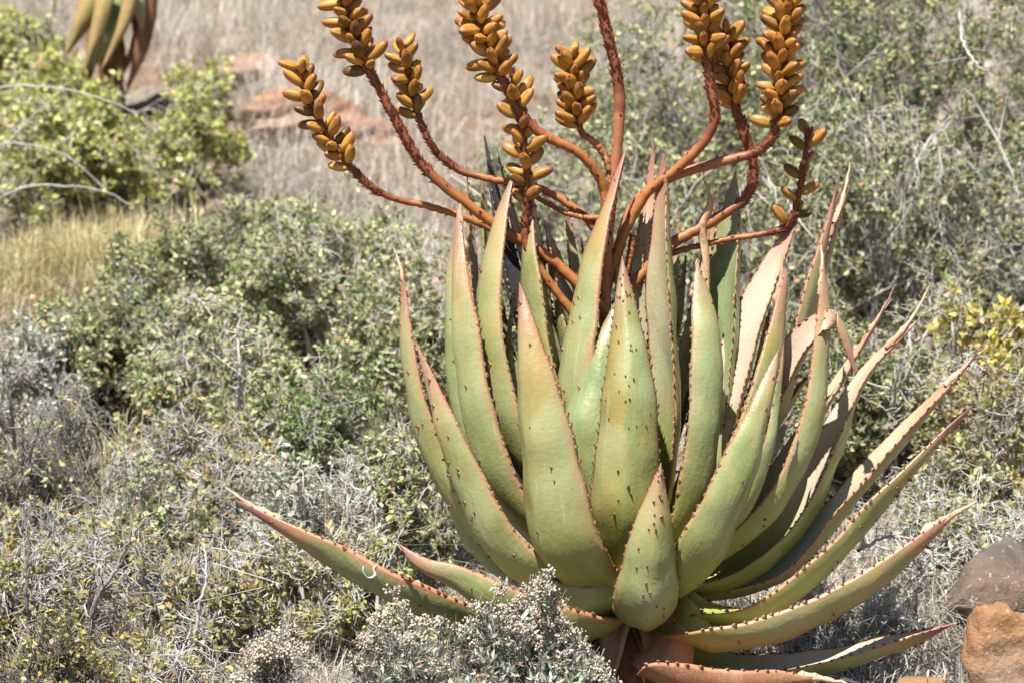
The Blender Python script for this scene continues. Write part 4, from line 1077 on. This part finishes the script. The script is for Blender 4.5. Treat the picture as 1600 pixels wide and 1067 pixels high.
for lb, px, d, n, h, sp, sd_, gp in [
    ('clump of tall golden straw grass at the picture\'s edge under the arching twigs', 40, 2.6, 4200, .12, .24, 3, GP_STRAW),
    ('smaller straw grass clump between the golden grass and the hollow shrub', 160, 2.5, 1400, .10, .14, 4, GP_STRAW),
    ('thin pale straw stalks standing among the bare shrubs', 185, 1.0, 170, .16, .05, 5, GP_STRAW),
    ('few bleached straw stalks beside the long low aloe leaf', 530, .55, 120, .24, .03, 6, GP_STRAW),
    ('pale grass tuft on the ground near the boulder', 1380, .30, 500, .12, .06, 7, GP_GREY)]:
    k_ = (DIST + d) / 6000.
    xy = np.array([(px - 800) * k_, d]) + rng.normal(0, sp, (n, 2)) * np.array([1, .7])
    ps = np.c_[xy, gz(xy[:, 0], xy[:, 1]) - .01]
    b_ = np.array([(px - 800) * k_, d, float(gz((px - 800) * k_, d))])
    grass('grass_tuft', ps, h, gp, sd_, 1.15, .0011, lb, 'grass tuft', b_)


# ------------------------------------------------------------------ long arching grey branches over the yellow-green bush
def arch(label, pts, r):
    C, _ = spline([P(x, y, d) for x, y, d in pts], 40)
    rg = np.random.default_rng(int(pts[0][1]) + 500)
    C = C + rg.normal(0, .0012, C.shape)
    rr = np.linspace(r, r * .35, 40)
    v, f = tubes(C[None], rr[None], 6, (.1, 1, .1))
    k = rg.integers(4, 36, 9)
    side = np.stack([C[k], C[k] + rg.normal(0, .02, (9, 3)), C[k] + rg.normal(0, .035, (9, 3)) + [.03, 0, .01]], 1)
    v2, f2 = tubes(side, np.full((9, 3), r * .3) * np.array([1, .8, .5]), 4)
    b = C[0]
    o = link('arching_branch', mesh_from('arching_branch', np.concatenate([v, v2]) - b, np.concatenate([f, f2 + len(v)]), smooth=True), M_TWIG)
    o.location = b
    return tag(o, label, 'branch')



arch('uppermost pale grey branch arching over the yellow-green bush', [(-110, 450, 2.8), (-70, 270, 2.75), (-20, 150, 2.6), (60, 135, 2.55), (150, 152, 2.5), (215, 178, 2.5)], .0036)
arch('middle pale grey branch arching over the yellow-green bush', [(-120, 460, 2.7), (-75, 330, 2.65), (-20, 235, 2.5), (50, 228, 2.45), (110, 248, 2.4), (165, 296, 2.4)], .0036)
arch('lowest pale grey branch arching above the golden straw grass', [(-110, 480, 2.55), (-65, 385, 2.5), (0, 310, 2.4), (70, 290, 2.35), (150, 296, 2.3), (200, 318, 2.3)], .0036)
arch('crooked dark grey branch crossing under the uppermost arching branch', [(-60, 440, 2.75), (-34, 290, 2.7), (20, 215, 2.65), (70, 165, 2.6), (105, 130, 2.6)], .0036)

for lb, pts, r_ in [
    ('tall bleached dry stem rising above the long low leaf', [(548, 930, .42), (545, 840, .40), (541, 760, .40), (543, 715, .40)], .0030),
    ('thin bleached stem leaning over the long low leaf', [(600, 900, .42), (628, 830, .40), (672, 752, .40)], .0028),
    ('bright straight grey stem rising from the grey-green shrub', [(372, 640, 1.15), (376, 580, 1.1), (372, 520, 1.1), (378, 480, 1.1)], .0046),
    ('short pale stem standing in the leafless dark shrub', [(36, 730, .85), (35, 680, .83), (36, 632, .83)], .0036),
    ('crooked black stem in front of the yellow-leaved bush', [(140, 1010, .25), (150, 940, .2), (186, 880, .2), (205, 820, .2), (196, 780, .2)], .0048),
    ('leaning black stem beside the crooked black stem', [(60, 1010, .3), (42, 940, .25), (44, 860, .25), (36, 790, .25)], .0044),
    ('bare grey stem forking beneath the long low leaf', [(300, 1040, .2), (310, 960, .18), (322, 900, .18), (318, 850, .2)], .0042),
    ('dark crooked stem of the leafless shrub at the edge', [(22, 700, .8), (16, 630, .75), (4, 570, .75), (-4, 520, .75)], .0042),
    ('slender dark stem rising beside the crooked edge stem', [(46, 720, .8), (62, 660, .75), (72, 615, .75)], .0030),
    ('dark leaning twig rooted near the boulder', [(1430, 980, .35), (1432, 920, .33), (1440, 860, .33), (1470, 810, .35)], .0042),
    ('pale bent twig crossing behind the lowest spreading leaf', [(1340, 860, .3), (1390, 838, .3), (1440, 845, .3)], .0034),
    ('long grey curving twig above the golden clump', [(1500, 20, 1.7), (1506, 70, 1.65), (1530, 105, 1.6), (1545, 112, 1.6)], .0040),
]:
    o = arch(lb, pts, r_)
    o.name = 'dry_stem'; o.data.name = 'dry_stem'
    if 'black' in lb or 'dark' in lb:
        o.data.materials[0] = M_TWIGD
    o['category'] = 'stem'

# chalky scar on the long low leaf, laid on its skin
from mathutils.bvhtree import BVHTree
low = [c for c in aloe.children if c.name.startswith('leaf')][50]
bvh = BVHTree.FromPolygons([tuple(np.array(v.co) + BASE) for v in low.data.vertices], [tuple(p.vertices) for p in low.data.polygons])
rows_ = []
for (x, y, w_) in spline([(568, 884, 3), (568, 893, 4), (575, 902, 4), (586, 899, 6), (584, 888, 5), (589, 880, 5), (582, 878, 3)], 26)[0]:
    row = []
    for sgn in (-1, 1):
        q = P(x + sgn * w_ * .35, y + sgn * w_ * .25, 0); dv = Vector(nrm(q - CAM))
        hit, nml, _, _ = bvh.ray_cast(Vector(CAM), dv)
        if hit is None:
            break
        row.append(np.array(hit) - np.array(dv) * .0006)
    if len(row) == 2:
        rows_.append(row)
if len(rows_) > 4:
    Vr = np.array(rows_); n_ = len(Vr)
    Vr = np.concatenate([Vr, Vr + np.array([0, .0009, 0])], 1)[:, [0, 1, 3, 2]]
    idx = np.arange(n_ * 4).reshape(n_, 4)
    a0 = idx[:-1]; b0 = np.roll(a0, -1, 1); d0 = idx[1:]; c0 = np.roll(d0, -1, 1)
    sk = NT('chalky_scar'); sk.fin(sk.mix(sk.noise(200.0, sk.obj()), (.62, .58, .50), (.75, .72, .66)), .9, .1)
    sc_o = link('scar', mesh_from('scar', Vr.reshape(-1, 3) - BASE, np.stack([a0, b0, c0, d0], -1).reshape(-1, 4)), sk.m, low)
    sc_o['label'] = 'white chalky hook-shaped scar'
